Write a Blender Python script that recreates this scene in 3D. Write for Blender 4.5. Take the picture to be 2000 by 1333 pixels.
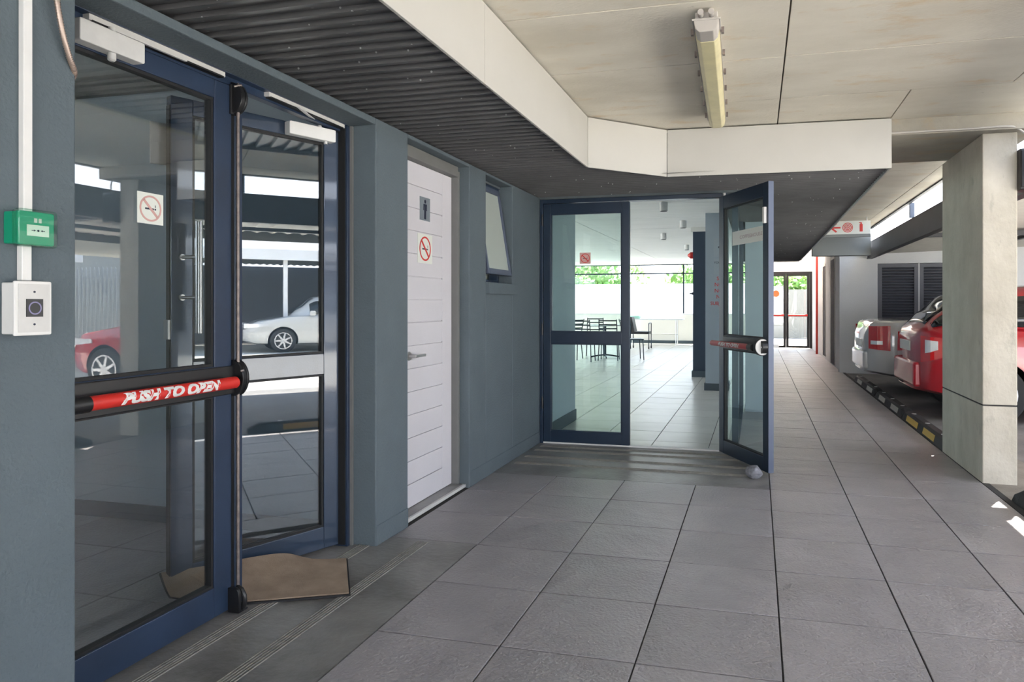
import bpy, bmesh, math, random
from mathutils import Vector, Matrix
random.seed(7)
S = bpy.context.scene
for o in list(bpy.data.objects): bpy.data.objects.remove(o)
C = S.collection
PI = math.pi

# ------------------------------------------------------------------ camera
TH = math.atan(346.5/1371)
cd = bpy.data.cameras.new('camera'); cam = bpy.data.objects.new('camera', cd); C.objects.link(cam)
cam.location = (0, 0, 1.19); cam.rotation_euler = (PI/2, 0, TH)
cd.sensor_width = 36; cd.lens = 1371/2000*36
cd.shift_x = -132.5/2000; cd.shift_y = -70.5/2000
cd.clip_start = .02; cd.clip_end = 300
S.camera = cam
S.view_settings.view_transform = 'Standard'; S.view_settings.look = 'None'
S.view_settings.gamma = 1; S.view_settings.use_curve_mapping = False
S.view_settings.exposure = 2.85
# ------------------------------------------------------------------ world
w = bpy.data.worlds.new('world'); S.world = w; w.use_nodes = True
nt = w.node_tree; nt.nodes.clear()
out = nt.nodes.new('ShaderNodeOutputWorld'); bg = nt.nodes.new('ShaderNodeBackground')
tc = nt.nodes.new('ShaderNodeTexCoord'); sp = nt.nodes.new('ShaderNodeSeparateXYZ'); rp = nt.nodes.new('ShaderNodeValToRGB')
rp.color_ramp.elements[0].position = 0.0; rp.color_ramp.elements[0].color = (.90, .93, 1.0, 1)
rp.color_ramp.elements[1].position = 0.8; rp.color_ramp.elements[1].color = (.50, .66, .95, 1)
nt.links.new(tc.outputs['Generated'], sp.inputs[0]); nt.links.new(sp.outputs[2], rp.inputs[0])
nt.links.new(rp.outputs[0], bg.inputs[0]); nt.links.new(bg.outputs[0], out.inputs[0])
bg.inputs[1].default_value = 1.25
# ------------------------------------------------------------------ sun
sl = bpy.data.lights.new('sun', 'SUN'); sl.energy = 8; sl.angle = math.radians(.53); sl.color = (1, .95, .86)
so = bpy.data.objects.new('sun', sl); C.objects.link(so)
so.rotation_euler = Vector((.198, .37, 1)).to_track_quat('Z', 'Y').to_euler(); so.location = (3, 6, 12)

# ------------------------------------------------------------------ materials
def mat(name, col, rough=.6, metal=0., var=0., vscale=8., bump=0., bscale=60., col2=None, stretch=(1, 1, 1), spec=.5, rand=0., coat=0.):
    m = bpy.data.materials.new(name); m.use_nodes = True; n = m.node_tree; L = n.links
    b = n.nodes['Principled BSDF']
    b.inputs['Base Color'].default_value = (*col, 1); b.inputs['Roughness'].default_value = rough
    b.inputs['Metallic'].default_value = metal; b.inputs['Specular IOR Level'].default_value = spec
    b.inputs['Coat Weight'].default_value = coat; b.inputs['Coat Roughness'].default_value = .05
    geo = n.nodes.new('ShaderNodeNewGeometry'); mp = n.nodes.new('ShaderNodeMapping'); mp.inputs['Scale'].default_value = stretch
    L.new(geo.outputs['Position'], mp.inputs[0])
    last = None
    if var or col2:
        t = n.nodes.new('ShaderNodeTexNoise'); t.inputs['Scale'].default_value = vscale; t.inputs['Detail'].default_value = 6; t.inputs['Roughness'].default_value = .6
        L.new(mp.outputs[0], t.inputs[0])
        r = n.nodes.new('ShaderNodeValToRGB'); r.color_ramp.elements[0].position = .35; r.color_ramp.elements[1].position = .65
        c2 = col2 or tuple(min(1, x*(1+var)) for x in col); c1 = col if col2 else tuple(x*(1-var) for x in col)
        r.color_ramp.elements[0].color = (*c1, 1); r.color_ramp.elements[1].color = (*c2, 1)
        L.new(t.outputs[0], r.inputs[0]); last = r.outputs[0]
        L.new(last, b.inputs['Base Color'])
    if rand:
        oi = n.nodes.new('ShaderNodeObjectInfo'); hs = n.nodes.new('ShaderNodeHueSaturation'); ml = n.nodes.new('ShaderNodeMath'); ml.operation = 'MULTIPLY_ADD'
        ml.inputs[1].default_value = rand; ml.inputs[2].default_value = 1-rand/2
        L.new(oi.outputs['Random'], ml.inputs[0]); L.new(ml.outputs[0], hs.inputs['Value'])
        if last: L.new(last, hs.inputs['Color'])
        else: hs.inputs['Color'].default_value = (*col, 1)
        last = hs.outputs[0]; L.new(last, b.inputs['Base Color'])
    if bump:
        t2 = n.nodes.new('ShaderNodeTexNoise'); t2.inputs['Scale'].default_value = bscale; t2.inputs['Detail'].default_value = 5
        L.new(mp.outputs[0], t2.inputs[0])
        bp = n.nodes.new('ShaderNodeBump'); bp.inputs['Strength'].default_value = bump; bp.inputs['Distance'].default_value = .01
        L.new(t2.outputs[0], bp.inputs['Height']); L.new(bp.outputs[0], b.inputs['Normal'])
    return m

M = {}
M['wall'] = mat('blue_grey_plaster', (.100, .127, .143), .8, var=.06, vscale=2.5, bump=.35, bscale=90)
M['walldark'] = mat('grey_reveal_paint', (.105, .125, .135), .8, var=.08, bump=.3, bscale=80)
M['screed'] = mat('worn_screed', (.12, .115, .11), .36, col2=(.27, .26, .25), vscale=2.2, bump=.25, bscale=40)
M['rib'] = mat('ribbed_nosing', (.20, .19, .17), .6, var=.2, vscale=30)
M['grout'] = mat('grout', (.035, .033, .032), .9)
M['navy'] = mat('navy_powder_coat', (.020, .036, .072), .32, var=.15, vscale=5, bump=.03, bscale=200)
M['navy2'] = mat('navy_leaf_weathered', (.026, .045, .080), .3, var=.12, vscale=4, bump=.05, bscale=160, metal=.25, coat=.7)
M['navyfar'] = mat('navy_dark_frame', (.012, .025, .048), .3, var=.1, vscale=6)
M['black'] = mat('black_plastic', (.012, .012, .013), .35)
M['gasket'] = mat('black_gasket', (.006, .006, .007), .6)
M['red'] = mat('red_paint', (.62, .025, .018), .4)
M['white'] = mat('white_paint', (.74, .73, .71), .5, var=.03)
M['closer'] = mat('closer_grey', (.60, .59, .57), .42, var=.04, vscale=20)
M['steel'] = mat('brushed_steel', (.55, .54, .53), .3, metal=.9)
M['rust'] = mat('rusty_rod', (.20, .165, .15), .45, metal=.6, var=.3, vscale=25)
M['fascia'] = mat('cream_fascia', (.48, .465, .43), .55, var=.02, vscale=3)
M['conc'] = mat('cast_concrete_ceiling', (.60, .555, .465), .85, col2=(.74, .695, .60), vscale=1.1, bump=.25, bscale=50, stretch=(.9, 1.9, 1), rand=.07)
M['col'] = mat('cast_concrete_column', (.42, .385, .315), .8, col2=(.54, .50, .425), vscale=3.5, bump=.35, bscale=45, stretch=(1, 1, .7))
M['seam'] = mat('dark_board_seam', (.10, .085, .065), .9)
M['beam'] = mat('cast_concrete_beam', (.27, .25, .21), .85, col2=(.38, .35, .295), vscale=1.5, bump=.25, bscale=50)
M['soffit'] = mat('charcoal_sheet', (.098, .096, .098), .42, var=.12, vscale=4, metal=.2)
M['whitedoor'] = mat('white_door_boards', (.62, .60, .63), .5, var=.02, vscale=4, bump=.1, bscale=120)
M['framegrey'] = mat('grey_door_frame', (.16, .16, .155), .6, var=.05)
M['plate'] = mat('aluminium_sign_plate', (.32, .36, .40), .35, metal=.5)
M['ink'] = mat('dark_sign_ink', (.02, .025, .05), .5)
M['signwhite'] = mat('sign_white', (.72, .74, .68), .4)
M['frost'] = mat('frosted_glass_pane', (.42, .46, .42), .35)
M['green'] = mat('green_plastic', (.005, .28, .155), .3)
M['mat'] = mat('coir_mat_tan', (.30, .22, .16), .95, col2=(.42, .315, .23), vscale=7, bump=.8, bscale=350)
M['rubber'] = mat('black_rubber', (.013, .013, .015), .7, bump=.2, bscale=80)
M['stone'] = mat('grey_stone', (.13, .13, .15), .7, col2=(.30, .30, .33), vscale=22, bump=.8, bscale=50)
M['yellow'] = mat('yellow_reflector', (.55, .33, .03), .4)
M['silver'] = mat('pale_reflector', (.40, .38, .33), .4)
M['asphalt'] = mat('parking_paving', (.17, .158, .15), .8, col2=(.25, .232, .22), vscale=2, bump=.4, bscale=70)
M['apron'] = mat('concrete_apron', (.24, .21, .18), .85, var=.15, vscale=5, bump=.4, bscale=60)
M['drive'] = mat('pale_driveway', (.60, .57, .51), .85, var=.1, vscale=1)
M['steelbeam'] = mat('dark_steel_beam', (.035, .036, .040), .45, var=.2, vscale=3)
M['whitewall'] = mat('white_plaster', (.66, .66, .66), .8, var=.03, vscale=2, bump=.2, bscale=60)
M['inwall'] = mat('pale_blue_interior', (.40, .455, .50), .75, var=.03, vscale=2, bump=.1, bscale=80)
M['skirt'] = mat('slate_blue_skirting', (.06, .085, .10), .5)
M['ivory'] = mat('ivory_interior', (.78, .76, .70), .8)
M['darkcol'] = mat('navy_interior_column', (.035, .055, .085), .7)
M['louvreframe'] = mat('grey_louvre_frame', (.11, .112, .13), .5)
M['louvre'] = mat('dark_louvre', (.12, .125, .15), .5)
M['inceil'] = mat('pale_interior_ceiling', (.82, .81, .77), .7, var=.04, vscale=2, stretch=(.4, 4, 1))
M['roof'] = mat('carport_roof_sheet', (.50, .485, .44), .6, var=.05)
M['roofgrey'] = mat('grey_roof_edge', (.20, .21, .20), .6)
M['chairblue'] = mat('dark_chair_metal', (.02, .035, .05), .4, metal=.5)
M['seatblack'] = mat('black_vinyl_seat', (.015, .015, .017), .5)
M['tabletop'] = mat('pale_table_laminate', (.68, .70, .70), .35)
M['leaf'] = mat('green_foliage', (.10, .22, .035), .7, col2=(.22, .36, .08), vscale=6)
M['bark'] = mat('brown_bark', (.09, .06, .04), .9, bump=.5)
M['recessdoor'] = mat('brown_black_door', (.028, .022, .024), .85)
M['beige'] = mat('beige_boundary_wall', (.20, .185, .155), .9, var=.06)
M['redcar'] = mat('red_car_paint', (.36, .006, .014), .28, coat=1)
M['silvercar'] = mat('white_car_paint', (.48, .47, .44), .3, coat=1)
M['carglass'] = mat('car_tinted_glass', (.012, .014, .016), .05)
M['tail'] = mat('tail_lamp_red', (.5, .01, .012), .12, coat=1)
M['lampclear'] = mat('clear_lamp_lens', (.75, .75, .75), .1, metal=.3)
M['rim'] = mat('alloy_rim', (.5, .5, .52), .3, metal=.8)
M['tyre'] = mat('tyre_rubber', (.018, .018, .019), .8)
M['lens'] = mat('aged_lamp_diffuser', (.62, .56, .33), .35, var=.08, vscale=9)
M['lampbody'] = mat('lamp_end_cap', (.45, .42, .39), .5)
M['pipe'] = mat('red_oxide_pipe', (.40, .035, .025), .5)
M['flex'] = mat('flexible_conduit', (.42, .33, .28), .4, metal=.6)
M['orange'] = mat('orange_reel', (.75, .18, .05), .5)
M['fence'] = mat('galvanised_fence', (.42, .44, .46), .45, metal=.4)
M['clearplastic'] = None

def stain(m, col, scale, lo, hi, stretch=(1, 1, 1)):
    n = m.node_tree; L = n.links; b = n.nodes['Principled BSDF']; geo = n.nodes.new('ShaderNodeNewGeometry'); mp = n.nodes.new('ShaderNodeMapping'); mp.inputs['Scale'].default_value = stretch
    t = n.nodes.new('ShaderNodeTexNoise'); t.inputs['Scale'].default_value = scale; t.inputs['Detail'].default_value = 7; t.inputs['Roughness'].default_value = .65
    L.new(geo.outputs['Position'], mp.inputs[0]); L.new(mp.outputs[0], t.inputs[0])
    r = n.nodes.new('ShaderNodeMapRange'); r.inputs[1].default_value = lo; r.inputs[2].default_value = hi; r.inputs[4].default_value = .75; L.new(t.outputs[0], r.inputs[0])
    mx = n.nodes.new('ShaderNodeMix'); mx.data_type = 'RGBA'; src = b.inputs['Base Color'].links[0].from_socket
    L.new(r.outputs[0], mx.inputs[0]); L.new(src, mx.inputs[6]); mx.inputs[7].default_value = (*col, 1); L.new(mx.outputs[2], b.inputs['Base Color'])
stain(M['conc'], (.60, .42, .22), 3.2, .58, .76, (.8, 1.9, 1))
stain(M['beam'], (.40, .28, .15), 3, .52, .72, (.8, 1.6, 1))
stain(M['conc'], (.30, .27, .23), 9, .66, .78)
stain(M['col'], (.25, .235, .20), 5, .60, .78, (2, 2, .8))
stain(M['screed'], (.33, .32, .31), 1.6, .52, .75, (1, 1, 1))
# slate-like porcelain tile
def tile_mat(name, c1, c2, rough, bmp):
    m = bpy.data.materials.new(name); m.use_nodes = True; n = m.node_tree; L = n.links; b = n.nodes['Principled BSDF']
    geo = n.nodes.new('ShaderNodeNewGeometry'); oi = n.nodes.new('ShaderNodeObjectInfo')
    vm = n.nodes.new('ShaderNodeVectorMath'); vm.operation = 'SCALE'; vm.inputs['Scale'].default_value = 37
    cx = n.nodes.new('ShaderNodeCombineXYZ'); L.new(oi.outputs['Random'], cx.inputs[0]); L.new(oi.outputs['Random'], cx.inputs[2]); L.new(cx.outputs[0], vm.inputs[0])
    ad = n.nodes.new('ShaderNodeVectorMath'); ad.operation = 'ADD'; L.new(geo.outputs['Position'], ad.inputs[0]); L.new(vm.outputs[0], ad.inputs[1])
    t = n.nodes.new('ShaderNodeTexNoise'); t.inputs['Scale'].default_value = 3; t.inputs['Detail'].default_value = 8
    L.new(ad.outputs[0], t.inputs[0])
    r = n.nodes.new('ShaderNodeValToRGB'); r.color_ramp.elements[0].position = .3; r.color_ramp.elements[1].position = .7
    r.color_ramp.elements[0].color = (*c1, 1); r.color_ramp.elements[1].color = (*c2, 1); L.new(t.outputs[0], r.inputs[0])
    hs = n.nodes.new('ShaderNodeHueSaturation'); ml = n.nodes.new('ShaderNodeMath'); ml.operation = 'MULTIPLY_ADD'; ml.inputs[1].default_value = .10; ml.inputs[2].default_value = .95
    L.new(oi.outputs['Random'], ml.inputs[0]); L.new(ml.outputs[0], hs.inputs['Value']); L.new(r.outputs[0], hs.inputs['Color']); L.new(hs.outputs[0], b.inputs['Base Color'])
    b.inputs['Roughness'].default_value = rough
    f = n.nodes.new('ShaderNodeTexNoise'); f.inputs['Scale'].default_value = 75; f.inputs['Detail'].default_value = 4; L.new(ad.outputs[0], f.inputs[0])
    # slate ridges: thin curved steps from a distorted noise contour
    g = n.nodes.new('ShaderNodeTexNoise'); g.inputs['Scale'].default_value = 2.2; g.inputs['Detail'].default_value = 3; g.inputs['Distortion'].default_value = .6; L.new(ad.outputs[0], g.inputs[0])
    sn = n.nodes.new('ShaderNodeMath'); sn.operation = 'MULTIPLY'; sn.inputs[1].default_value = 7; L.new(g.outputs[0], sn.inputs[0])
    fr = n.nodes.new('ShaderNodeMath'); fr.operation = 'FRACT'; L.new(sn.outputs[0], fr.inputs[0])
    mx = n.nodes.new('ShaderNodeMath'); mx.operation = 'MULTIPLY_ADD'; mx.inputs[1].default_value = .55; L.new(f.outputs[0], mx.inputs[0])
    k = n.nodes.new('ShaderNodeMath'); k.operation = 'MULTIPLY'; k.inputs[1].default_value = .45; L.new(fr.outputs[0], k.inputs[0]); L.new(k.outputs[0], mx.inputs[2])
    bp = n.nodes.new('ShaderNodeBump'); bp.inputs['Strength'].default_value = bmp; bp.inputs['Distance'].default_value = .009
    L.new(mx.outputs[0], bp.inputs['Height']); L.new(bp.outputs[0], b.inputs['Normal'])
    return m
M['tile'] = tile_mat('slate_textured_tile', (.262, .246, .254), (.325, .305, .312), .37, 1.0)
M['tilein'] = tile_mat('canteen_floor_tile', (.52, .50, .46), (.62, .60, .56), .30, .12)

# glass: clear with surface reflection
def glass(name, tint, ior):
    m = bpy.data.materials.new(name); m.use_nodes = True; n = m.node_tree; n.nodes.clear(); L = n.links
    o = n.nodes.new('ShaderNodeOutputMaterial'); mx = n.nodes.new('ShaderNodeMixShader'); fr = n.nodes.new('ShaderNodeFresnel')
    tr = n.nodes.new('ShaderNodeBsdfTransparent'); gl = n.nodes.new('ShaderNodeBsdfGlossy'); gl.inputs['Roughness'].default_value = 0
    tr.inputs[0].default_value = (*tint, 1); fr.inputs[0].default_value = ior
    # the pane is thin: give its back face the same (external) Fresnel as its front face
    geo = n.nodes.new('ShaderNodeNewGeometry'); ma = n.nodes.new('ShaderNodeMath'); ma.operation = 'MULTIPLY_ADD'
    ma.inputs[1].default_value = 1/ior-ior; ma.inputs[2].default_value = ior
    L.new(geo.outputs['Backfacing'], ma.inputs[0]); L.new(ma.outputs[0], fr.inputs[0])
    L.new(fr.outputs[0], mx.inputs[0]); L.new(tr.outputs[0], mx.inputs[1]); L.new(gl.outputs[0], mx.inputs[2]); L.new(mx.outputs[0], o.inputs[0])
    return m
M['glass'] = glass('door_glass', (.93, .96, .965), 1.9)
M['glassdark'] = glass('solar_tint_glass', (.64, .70, .73), 2.35)
M['glassgreen'] = glass('greenish_glass', (.86, .93, .915), 1.6)
M['clearplastic'] = glass('clear_cover', (.80, .93, .87), 1.5)

# ------------------------------------------------------------------ mesh helpers
class MB:
    def __init__(s): s.v = []; s.f = []
    def add(s, vs, fs):
        n = len(s.v); s.v += [tuple(x) for x in vs]; s.f += [tuple(i+n for i in f) for f in fs]; return s
    def box(s, x0, x1, y0, y1, z0, z1):
        return s.add([(x0,y0,z0),(x1,y0,z0),(x1,y1,z0),(x0,y1,z0),(x0,y0,z1),(x1,y0,z1),(x1,y1,z1),(x0,y1,z1)],
                     [(3,2,1,0),(4,5,6,7),(0,1,5,4),(1,2,6,5),(2,3,7,6),(3,0,4,7)])
    def prism(s, poly, z0, z1, ax='z'):
        n = len(poly)
        def P(a, b, c): return (a, b, c) if ax == 'z' else ((a, c, b) if ax == 'y' else (c, a, b))
        vs = [P(a, b, z0) for a, b in poly] + [P(a, b, z1) for a, b in poly]
        fs = [tuple(range(n))[::-1], tuple(range(n, 2*n))] + [(i, (i+1) % n, (i+1) % n+n, i+n) for i in range(n)]
        return s.add(vs, fs)
    def cyl(s, p0, p1, r, n=16, r1=None):
        p0 = Vector(p0); p1 = Vector(p1); d = (p1-p0).normalized(); u = d.orthogonal().normalized(); v = d.cross(u)
        r1 = r if r1 is None else r1; vs = []
        for p, rr in ((p0, r), (p1, r1)):
            for i in range(n):
                a = 2*PI*i/n; vs.append(p+u*math.cos(a)*rr+v*math.sin(a)*rr)
        return s.add(vs, [tuple(range(n))[::-1], tuple(range(n, 2*n))]+[(i, (i+1) % n, (i+1) % n+n, i+n) for i in range(n)])
    def tube(s, pts, r, n=10):
        pts = [Vector(p) for p in pts]; vs = []; u = None
        for i, p in enumerate(pts):
            d = (pts[min(i+1, len(pts)-1)]-pts[max(i-1, 0)]).normalized()
            u = d.orthogonal().normalized() if u is None else (u-d*u.dot(d)).normalized()
            v = d.cross(u)
            for k in range(n):
                a = 2*PI*k/n; vs.append(p+u*math.cos(a)*r+v*math.sin(a)*r)
        fs = [tuple(range(n))[::-1], tuple(range(len(vs)-n, len(vs)))]
        for i in range(len(pts)-1):
            for k in range(n): fs.append((i*n+k, i*n+(k+1) % n, (i+1)*n+(k+1) % n, (i+1)*n+k))
        return s.add(vs, fs)
    def rbox(s, x0, x1, y0, y1, z0, z1, r, ax='z', n=4):
        # box with rounded corners in the plane across axis ax
        A = {'z': (x0, x1, y0, y1, z0, z1), 'y': (x0, x1, z0, z1, y0, y1), 'x': (y0, y1, z0, z1, x0, x1)}[ax]
        a0, a1, b0, b1, c0, c1 = A; poly = []
        for cx, cy, st in ((a1-r, b1-r, 0), (a0+r, b1-r, PI/2), (a0+r, b0+r, PI), (a1-r, b0+r, 1.5*PI)):
            for i in range(n+1):
                t = st+PI/2*i/n; poly.append((cx+r*math.cos(t), cy+r*math.sin(t)))
        return s.prism(poly, c0, c1, ax)
    def mesh(s, name, m=None, smooth=False):
        me = bpy.data.meshes.new(name); me.from_pydata(s.v, [], s.f); me.validate()
        bm = bmesh.new(); bm.from_mesh(me); bmesh.ops.recalc_face_normals(bm, faces=bm.faces); bm.to_mesh(me); bm.free()
        if smooth:
            me.shade_smooth(); me.set_sharp_from_angle(angle=math.radians(40))
        if m: me.materials.append(M[m] if isinstance(m, str) else m)
        return me
    def build(s, name, m, parent=None, bevel=0, smooth=False, label=None, world=True):
        """vertices are given in world metres; a parent's placement is taken off"""
        if parent is not None and world:
            root = parent
            inv = mworld(parent).inverted(); s.v = [tuple(inv @ Vector(p)) for p in s.v]
        elif parent is None and world and s.v:
            xs, ys, zs = zip(*s.v); c = Vector(((min(xs)+max(xs))/2, (min(ys)+max(ys))/2, min(zs))); s.v = [tuple(Vector(p)-c) for p in s.v]
        o = bpy.data.objects.new(name, s.mesh(name, m, smooth)); C.objects.link(o)
        if parent is not None: o.parent = parent
        elif world and s.v: o.location = c
        if bevel:
            b = o.modifiers.new('bevel', 'BEVEL'); b.width = bevel; b.segments = 2; b.limit_method = 'ANGLE'
        if label: o['label'] = label
        return o
def mworld(o):
    m = o.matrix_basis.copy(); p = o.parent
    while p is not None: m = p.matrix_basis @ m; p = p.parent
    return m
def tag(o, label, cat, group=None, kind=None):
    o['label'] = label; o['category'] = cat
    if group: o['group'] = group
    if kind: o['kind'] = kind
    return o
def thing(name, loc, rz=0, label=None, cat=None, group=None, kind=None):
    o = bpy.data.objects.new(name, None); C.objects.link(o); o.location = loc; o.rotation_euler = (0, 0, rz)
    o.matrix_basis = Matrix.Translation(loc) @ Matrix.Rotation(rz, 4, 'Z'); o.empty_display_size = .1
    if label: tag(o, label, cat, group, kind)
    return o
def structure(name, mb, m, label, cat='wall', bevel=0, smooth=False):
    return tag(mb.build(name, m, None, bevel, smooth), label, cat, kind='structure')
def dup(o, parent=None):
    c = o.copy(); C.objects.link(c); c.parent = parent
    for ch in list(o.children): dup(ch, c)
    return c
def text(name, s, size, m, parent, origin, xdir, ydir, align='CENTER', ext=.0006, width=None, label=None, slant=0):
    cu = bpy.data.curves.new(name, 'FONT'); cu.body = s; cu.size = size; cu.align_x = align; cu.align_y = 'CENTER'; cu.extrude = ext; cu.offset = size*.012; cu.resolution_u = 3; cu.shear = slant
    t = bpy.data.objects.new('lettering_source', cu); C.objects.link(t); dg = bpy.context.evaluated_depsgraph_get()
    me = bpy.data.meshes.new_from_object(t.evaluated_get(dg)); bpy.data.objects.remove(t)
    X = Vector(xdir).normalized(); Y = Vector(ydir).normalized(); Z = X.cross(Y)
    sc = 1
    if width:
        xs = [v.co.x for v in me.vertices]; sc = width/(max(xs)-min(xs))
    inv = mworld(parent).inverted(); O = Vector(origin)
    for v in me.vertices: v.co = inv @ (O+X*v.co.x*sc+Y*v.co.y+Z*v.co.z)
    me.materials.clear(); me.materials.append(M[m]); me.name = name
    o = bpy.data.objects.new(name, me); C.objects.link(o); o.parent = parent
    if label: o['label'] = label
    return o
class Plane:      # flat print lying on a plane: a,b are metres along xdir / ydir
    def __init__(s, o, x, y, off=0):
        s.o = Vector(o); s.x = Vector(x).normalized(); s.y = Vector(y).normalized(); s.n = s.x.cross(s.y)
    def P(s, a, b, h=0): return s.o+s.x*a+s.y*b+s.n*h
    def poly(s, mb, pts, h0, h1):
        n = len(pts); vs = [s.P(a, b, h0) for a, b in pts]+[s.P(a, b, h1) for a, b in pts]
        mb.add(vs, [tuple(range(n))[::-1], tuple(range(n, 2*n))]+[(i, (i+1) % n, (i+1) % n+n, i+n) for i in range(n)]); return mb
    def rect(s, mb, a0, a1, b0, b1, h0, h1): return s.poly(mb, [(a0, b0), (a1, b0), (a1, b1), (a0, b1)], h0, h1)
    def ring(s, mb, a, b, r0, r1, h0, h1, n=40, t0=0, t1=2*PI, squash=1):
        for i in range(n):
            p, q = t0+(t1-t0)*i/n, t0+(t1-t0)*(i+1)/n
            s.poly(mb, [(a+r0*math.cos(p), b+squash*r0*math.sin(p)), (a+r1*math.cos(p), b+squash*r1*math.sin(p)), (a+r1*math.cos(q), b+squash*r1*math.sin(q)), (a+r0*math.cos(q), b+squash*r0*math.sin(q))], h0, h1)
        return mb
    def disc(s, mb, a, b, r, h0, h1, n=24): return s.poly(mb, [(a+r*math.cos(2*PI*i/n), b+r*math.sin(2*PI*i/n)) for i in range(n)], h0, h1)
def no_smoking(parent, pl, w_, h_, name='no_smoking_sign', red='red', back='signwhite'):
    """sign plate > red ring and bar, cigarette"""
    mb = MB(); pl.rect(mb, -w_/2, w_/2, -h_/2, h_/2, 0, .002); p = mb.build(name, back, parent, label='square no-smoking sign, red ring on white')
    r = min(w_, h_)*.42
    a = MB(); pl.ring(a, 0, 0, r*.86, r, .002, .003)
    d = math.cos(PI/4); k = .07*r
    pl.poly(a, [(-d*r*.9-k, d*r*.9-k), (-d*r*.9+k, d*r*.9+k), (d*r*.9+k, -d*r*.9+k), (d*r*.9-k, -d*r*.9-k)], .002, .003)
    a.build('prohibition_ring', red, p)
    c = MB(); pl.rect(c, -.5*r, .3*r, -.09*r, .04*r, .002, .0026); pl.rect(c, .36*r, .5*r, -.09*r, .04*r, .002, .0026)
    pl.rect(c, .42*r, .47*r, .1*r, .3*r, .002, .0026)
    c.build('cigarette_symbol', 'ink', p)
    return p

# ================================================================== GROUND & FLOORS
XW = -1.82                                   # outer face of the left wall
P0 = 2.304; DY = .4755
def rowy(k): return P0+DY*k
gf = structure('floor', MB().box(-1.95, 1.50, -3.0, 20.0, -.12, -.006), 'grout', 'walkway floor of grey slate-textured tiles under the concrete slab', 'floor')
tile_meshes = {}
def tile(parent, x0, x1, y0, y1, m, h=.0, name='tile'):
    g = .003; a, b = round(x1-x0-2*g, 3), round(y1-y0-2*g, 3); key = (a, b, m)
    if key not in tile_meshes:
        mb = MB(); e = .0015
        mb.add([(-a/2, -b/2, -.01), (a/2, -b/2, -.01), (a/2, b/2, -.01), (-a/2, b/2, -.01), (-a/2, -b/2, -e), (a/2, -b/2, -e), (a/2, b/2, -e), (-a/2, b/2, -e),
                (-a/2+e, -b/2+e, 0), (a/2-e, -b/2+e, 0), (a/2-e, b/2-e, 0), (-a/2+e, b/2-e, 0)],
               [(8, 9, 10, 11)]+[(i, (i+1) % 4, (i+1) % 4+4, i+4) for i in range(4)]+[(i+4, (i+1) % 4+4, (i+1) % 4+8, i+8) for i in range(4)])
        tile_meshes[key] = mb.mesh('tile', m)
    o = bpy.data.objects.new(name, tile_meshes[key]); C.objects.link(o); o.parent = parent
    o.location = mworld(parent).inverted() @ Vector(((x0+x1)/2, (y0+y1)/2, h+random.uniform(-.0007, .0007)))
    return o
XE = [-1.349, -.871, -.394, .08, .539, .995, 1.455]
for k in range(-7, 37):
    for i in range(6):
        y0, y1 = rowy(k), rowy(k+1)
        if k >= 5 and i < 3: continue
        tile(gf, XE[i], XE[i+1], y0, y1, 'tile')
for k in (2, 3, 4): tile(gf, XW, XE[0], rowy(k), rowy(k+1), 'tile')
for k in range(7, 13): tile(gf, -.25, .08, rowy(k), rowy(k+1), 'tile')
structure('trim_1', MB().box(1.458, 1.50, -3, 20, -.05, -.001), 'grout', 'dark joint strip along the edge of the walkway', 'trim')

def threshold(name, x0, x1, y0, y1, strips, along, label):
    t = structure(name, MB().box(x0, x1, y0, y1, -.02, .0), 'screed', label, 'floor')
    for a in strips:
        mb = MB()
        for i in range(5):
            q = a+(i-2)*.013
            if along == 'y': mb.prism([(q-.004, 0), (q-.002, .003), (q+.002, .003), (q+.004, 0)], y0+.02, y1-.03, 'y')
            else: mb.prism([(q-.004, 0), (q-.002, .003), (q+.002, .003), (q+.004, 0)], x0+.05, x1-.08, 'x')
        mb.build('nosing_strip', 'rib', t)
    return t
threshold('floor.001', -2.10, -1.352, -.5, rowy(2)-.003, [-1.885, -1.625], 'y', 'dark worn screed strip with ribbed lines before the near glass doors')
threshold('floor.002', XW, .077, rowy(5)+.003, 5.845, [5.02, 5.25, 5.50, 5.66], 'x', 'worn grey screed before the canteen doorway with ribbed lines')

# canteen floor and lobby floor
cf = structure('floor.003', MB().box(-8, .1, 5.85, 21.8, -.12, -.006), 'grout', 'canteen floor of pale glossy tiles seen through the doorway', 'floor')
xs = [-.14, -.394]+[-.394-DY*i for i in range(1, 17)]
stuff = MB()
for i in range(len(xs)-1):
    for k in range(7, 41):
        y0, y1 = rowy(k), rowy(k+1)
        x1, x0 = xs[i], xs[i+1]
        if y0 < 7 and x0 < -1.97: continue
        if k < 24 and i < 13: tile(cf, x0, x1, max(y0, 5.852), y1, 'tilein')
        elif y1 < 21.8: stuff.box(x0+.003, x1-.003, y0+.003, y1-.003, -.01, 0)
o = stuff.build('far_tiles', 'tilein', cf); o['kind'] = 'stuff'
lf = structure('floor.004', MB().box(-6, -2.105, -2.5, 3.17, -.12, -.006), 'grout', 'dim lobby floor of grey tiles behind the near glass doors', 'floor')
for i in range(8):
    for k in range(-10, 2): tile(lf, -2.105-DY*(i+1), -2.105-DY*i, rowy(k), min(rowy(k+1), 3.165), 'tile')

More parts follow.
